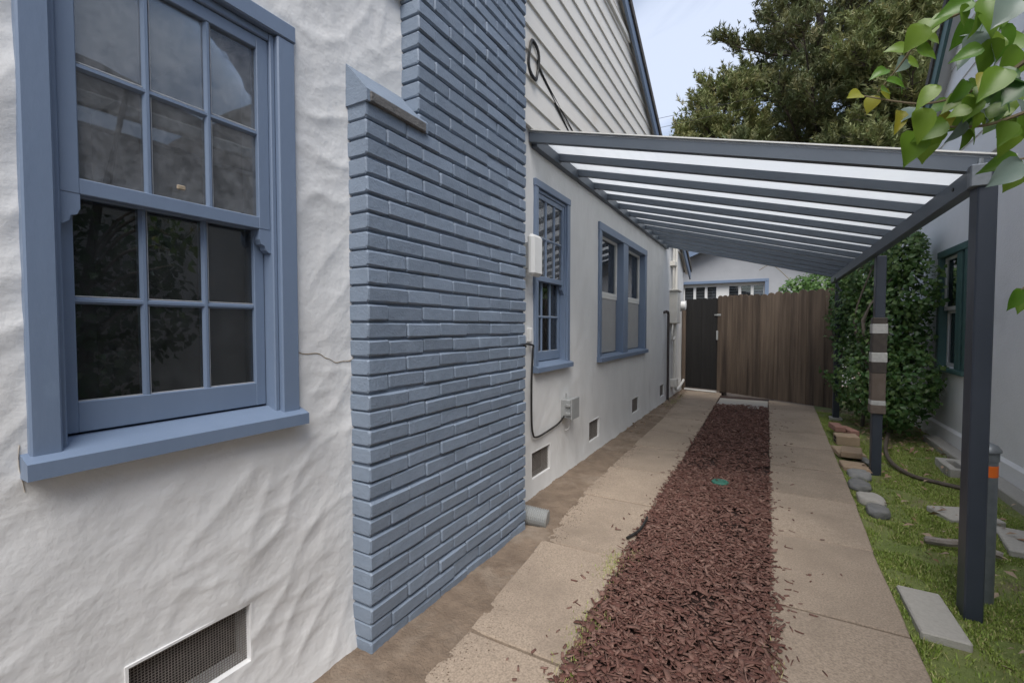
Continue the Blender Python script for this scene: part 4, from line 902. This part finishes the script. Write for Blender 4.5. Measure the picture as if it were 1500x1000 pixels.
# ---- leafy tree whose branches hang in from the right
lt_ = thing('leafy_tree', (1.32, 1.30, 0), 'small tree with heart shaped green leaves overhanging the patio cover corner', 'tree')
tube('trunk', 'bark', lt_, smooth_path([(1.32, 1.30, -.06), (1.30, 1.28, .8), (1.34, 1.33, 1.5), (1.25, 1.40, 2.2), (1.15, 1.5, 2.9)], 4), [.045] * 5 + [.038] * 4 + [.028] * 4 + [.018] * 4, 8)
def leaf_mesh(k, mat):
    rr = random.Random(k); prof = [(0, 0), (.06, .27), (.20, .43), (.38, .46), (.56, .38), (.74, .23), (.88, .09), (1.0, 0)]
    cup = rr.uniform(.10, .32); bend = rr.uniform(.08, .35); V = []; Fc = []
    for u, h in prof:
        zb = -bend * u * u; V += [(-h * .98, u, zb + cup * h * .8 + .02 * math.sin(u * 9 + k)), (-h * .5, u, zb + cup * h * .25), (0, u + (.07 if u == 0 else 0), zb), (h * .5, u, zb + cup * h * .25), (h * .98, u, zb + cup * h * .8 - .02 * math.sin(u * 8 + k))]
    for i in range(len(prof) - 1):
        for c in range(4): Fc.append((i * 5 + c, i * 5 + c + 1, (i + 1) * 5 + c + 1, (i + 1) * 5 + c))
    me = bpy.data.meshes.new('leaf'); me.from_pydata(V, [], Fc); me.materials.append(MATS[mat])
    for p in me.polygons: p.use_smooth = True
    at_ = me.attributes.new('tint', 'FLOAT', 'POINT'); at_.data.foreach_set('value', np.full(len(V), rr.uniform(0, .5), dtype=np.float32))
    return me
LM = {c: [leaf_mesh(k + 10 * j, mt) for k in range(4)] for j, (c, mt) in enumerate((('g', 'green_leaf'), ('s', 'silver_leaf'), ('y', 'yellow_leaf'), ('d', 'dark_leaf')))}
camv = Vector((0, 0, CAM_H)); RIGHT = Vector((math.cos(YAW), math.sin(YAW), 0)); FWD = Vector((-math.sin(YAW), math.cos(YAW), 0))
def leaf(x, y, D, L, c, adeg, faceup):
    """leaf base at the point seen at (x, y) at distance D; adeg: direction of its tip, 0 right, -90 down; blade partly turned up"""
    p = at(x, y, D=D); a = R(adeg)
    tip = (RIGHT * math.cos(a) + Vector((0, 0, 1)) * math.sin(a) + FWD * random.uniform(-.35, .35)).normalized()
    nrm_ = (-FWD * (1 - faceup) + Vector((0, 0, 1)) * faceup + RIGHT * random.uniform(-.45, .45)); nrm_ = (nrm_ - tip * nrm_.dot(tip)).normalized(); sx = tip.cross(nrm_)
    o = bpy.data.objects.new('leaf', random.choice(LM[c])); place(o, lt_, p)
    o.rotation_euler = Matrix((sx, tip, nrm_)).transposed().to_euler(); o.scale = (L * random.uniform(.6, .95), L, L)
LV = [(1400, 16, 'g', 200, 62), (1372, 30, 'g', 215, 55), (1354, 36, 'g', 235, 58), (1332, 70, 'g', 175, 50), (1357, 52, 'g', -10, 50), (1342, 72, 'g', -15, 50), (1328, 86, 's', 235, 40), (1330, 90, 'g', -5, 42), (1300, 102, 'g', 195, 42),
      (1312, 104, 'g', -50, 52), (1298, 118, 'g', -15, 46), (1290, 132, 'g', 10, 42), (1262, 138, 'y', 200, 42), (1290, 134, 'y', -30, 36), (1282, 140, 'y', 245, 40), (1372, 124, 'g', 225, 62), (1318, 162, 'y', 250, 58), (1342, 158, 's', 215, 52),
      (1352, 158, 'g', 262, 76), (1340, 192, 'g', 255, 78), (1357, 194, 'g', 265, 66), (1388, 178, 'g', 215, 70), (1384, 186, 'g', 250, 46), (1400, 152, 'g', 195, 66), (1416, 118, 'g', 235, 58), (1424, 0, 'g', 200, 62), (1450, -6, 'g', 265, 82),
      (1486, -4, 's', 230, 66), (1458, 32, 's', 200, 66), (1470, 34, 'g', -75, 70), (1446, 58, 'g', -65, 70), (1440, 70, 'g', 195, 52), (1424, 66, 's', 240, 56), (1492, 4, 'g', -40, 46), (1472, 100, 'g', 225, 76), (1447, 106, 'y', 235, 46),
      (1496, 72, 'g', 230, 72), (1430, 150, 's', -20, 84), (1452, 150, 'd', -25, 62), (1478, 112, 'd', -20, 70), (1490, 100, 'd', 215, 60), (1432, 168, 'g', 215, 52), (1416, 178, 's', 235, 52), (1412, 186, 'g', 258, 50), (1484, 172, 'g', 245, 82),
      (1497, 168, 's', 250, 54), (1497, 236, 's', 215, 74), (1494, 232, 'g', 190, 68), (1497, 246, 'g', 250, 50), (1496, 422, 'g', 250, 50), (1500, 430, 'g', 240, 44), (1462, 136, 'g', 205, 74), (1420, 138, 'g', 200, 70), (1440, 126, 's', 190, 50),
      (1474, 150, 'g', 200, 66), (1484, 134, 'g', 240, 58), (1500, 120, 'd', 225, 60), (1500, 50, 'g', 215, 60), (1398, 170, 'y', 210, 60)]
for k in range(34):
    LV.append((random.uniform(1405, 1500), random.choice((20, 60, 112, 130, 150, 172)) + random.uniform(-16, 16), random.choice('gggsd'), random.choice((200, 225, 250, 265, -60)), random.uniform(34, 56)))
for x, y, c, a, s_ in LV:
    D = random.uniform(1.45, 1.75); leaf(x, y, D, s_ / F * D * .46, c, a + random.uniform(-8, 8), random.uniform(.15, .6))
def twigline(pts, D, r0, r1):
    q = smooth_path([at(x, y, D=D + .0 * i) for i, (x, y) in enumerate(pts)], 5); n_ = len(q)
    tube('twig', 'twig', lt_, q, [r0 + (r1 - r0) * i / (n_ - 1) for i in range(n_)], 5)
twigline([(1560, -60), (1470, -20), (1420, 12), (1375, 34), (1340, 66), (1318, 96), (1285, 136)], 1.62, .006, .0018)
twigline([(1640, 20), (1540, 60), (1490, 98), (1440, 124), (1400, 142), (1345, 152), (1262, 140)], 1.6, .007, .0018)
twigline([(1640, 110), (1560, 140), (1497, 166), (1440, 184), (1385, 186), (1338, 190)], 1.6, .006, .0018)
twigline([(1560, -20), (1500, 10), (1465, 34), (1440, 60), (1420, 72)], 1.6, .004, .0018)
twigline([(1640, 220), (1560, 226), (1500, 232), (1485, 236)], 1.6, .004, .0018)
twigline([(1640, 360), (1540, 395), (1496, 424)], 1.6, .004, .0018)
for x, y in ((1560, -60), (1640, 20), (1640, 110), (1560, -20), (1640, 220), (1640, 360)):
    p = at(x, y, D=1.6); z = min(2.6, max(.7, p.z - .25)); tube('branch', 'bark', lt_, smooth_path([(1.31, 1.34, z), p.lerp(Vector((1.3, 1.36, z)), .5) + Vector((0, 0, .08)), p], 4), [.012] * 4 + [.009] * 4 + [.006], 6)
# the rest of its crown, to the right of the picture
Pp, Nn = blob_points([(1.30, 1.55, 1.75, .30, .34, .30), (1.28, 1.15, 1.45, .32, .36, .40), (1.32, 1.75, 1.30, .26, .34, .34), (1.30, 1.30, .95, .30, .42, .36), (1.30, .80, 1.2, .3, .3, .4), (1.25, 1.05, 2.05, .24, .3, .3)], 1050)
k = (Pp[:, 0] / np.maximum(Pp[:, 1], .01) > .44) & (Pp[:, 0] < NB - .05); Pp, Nn = Pp[k], Nn[k]
tag(leaves(Pp, Nn, (.05, .085), 'crown', 'dark_leaf', lt_, asp=.38), kind='stuff')
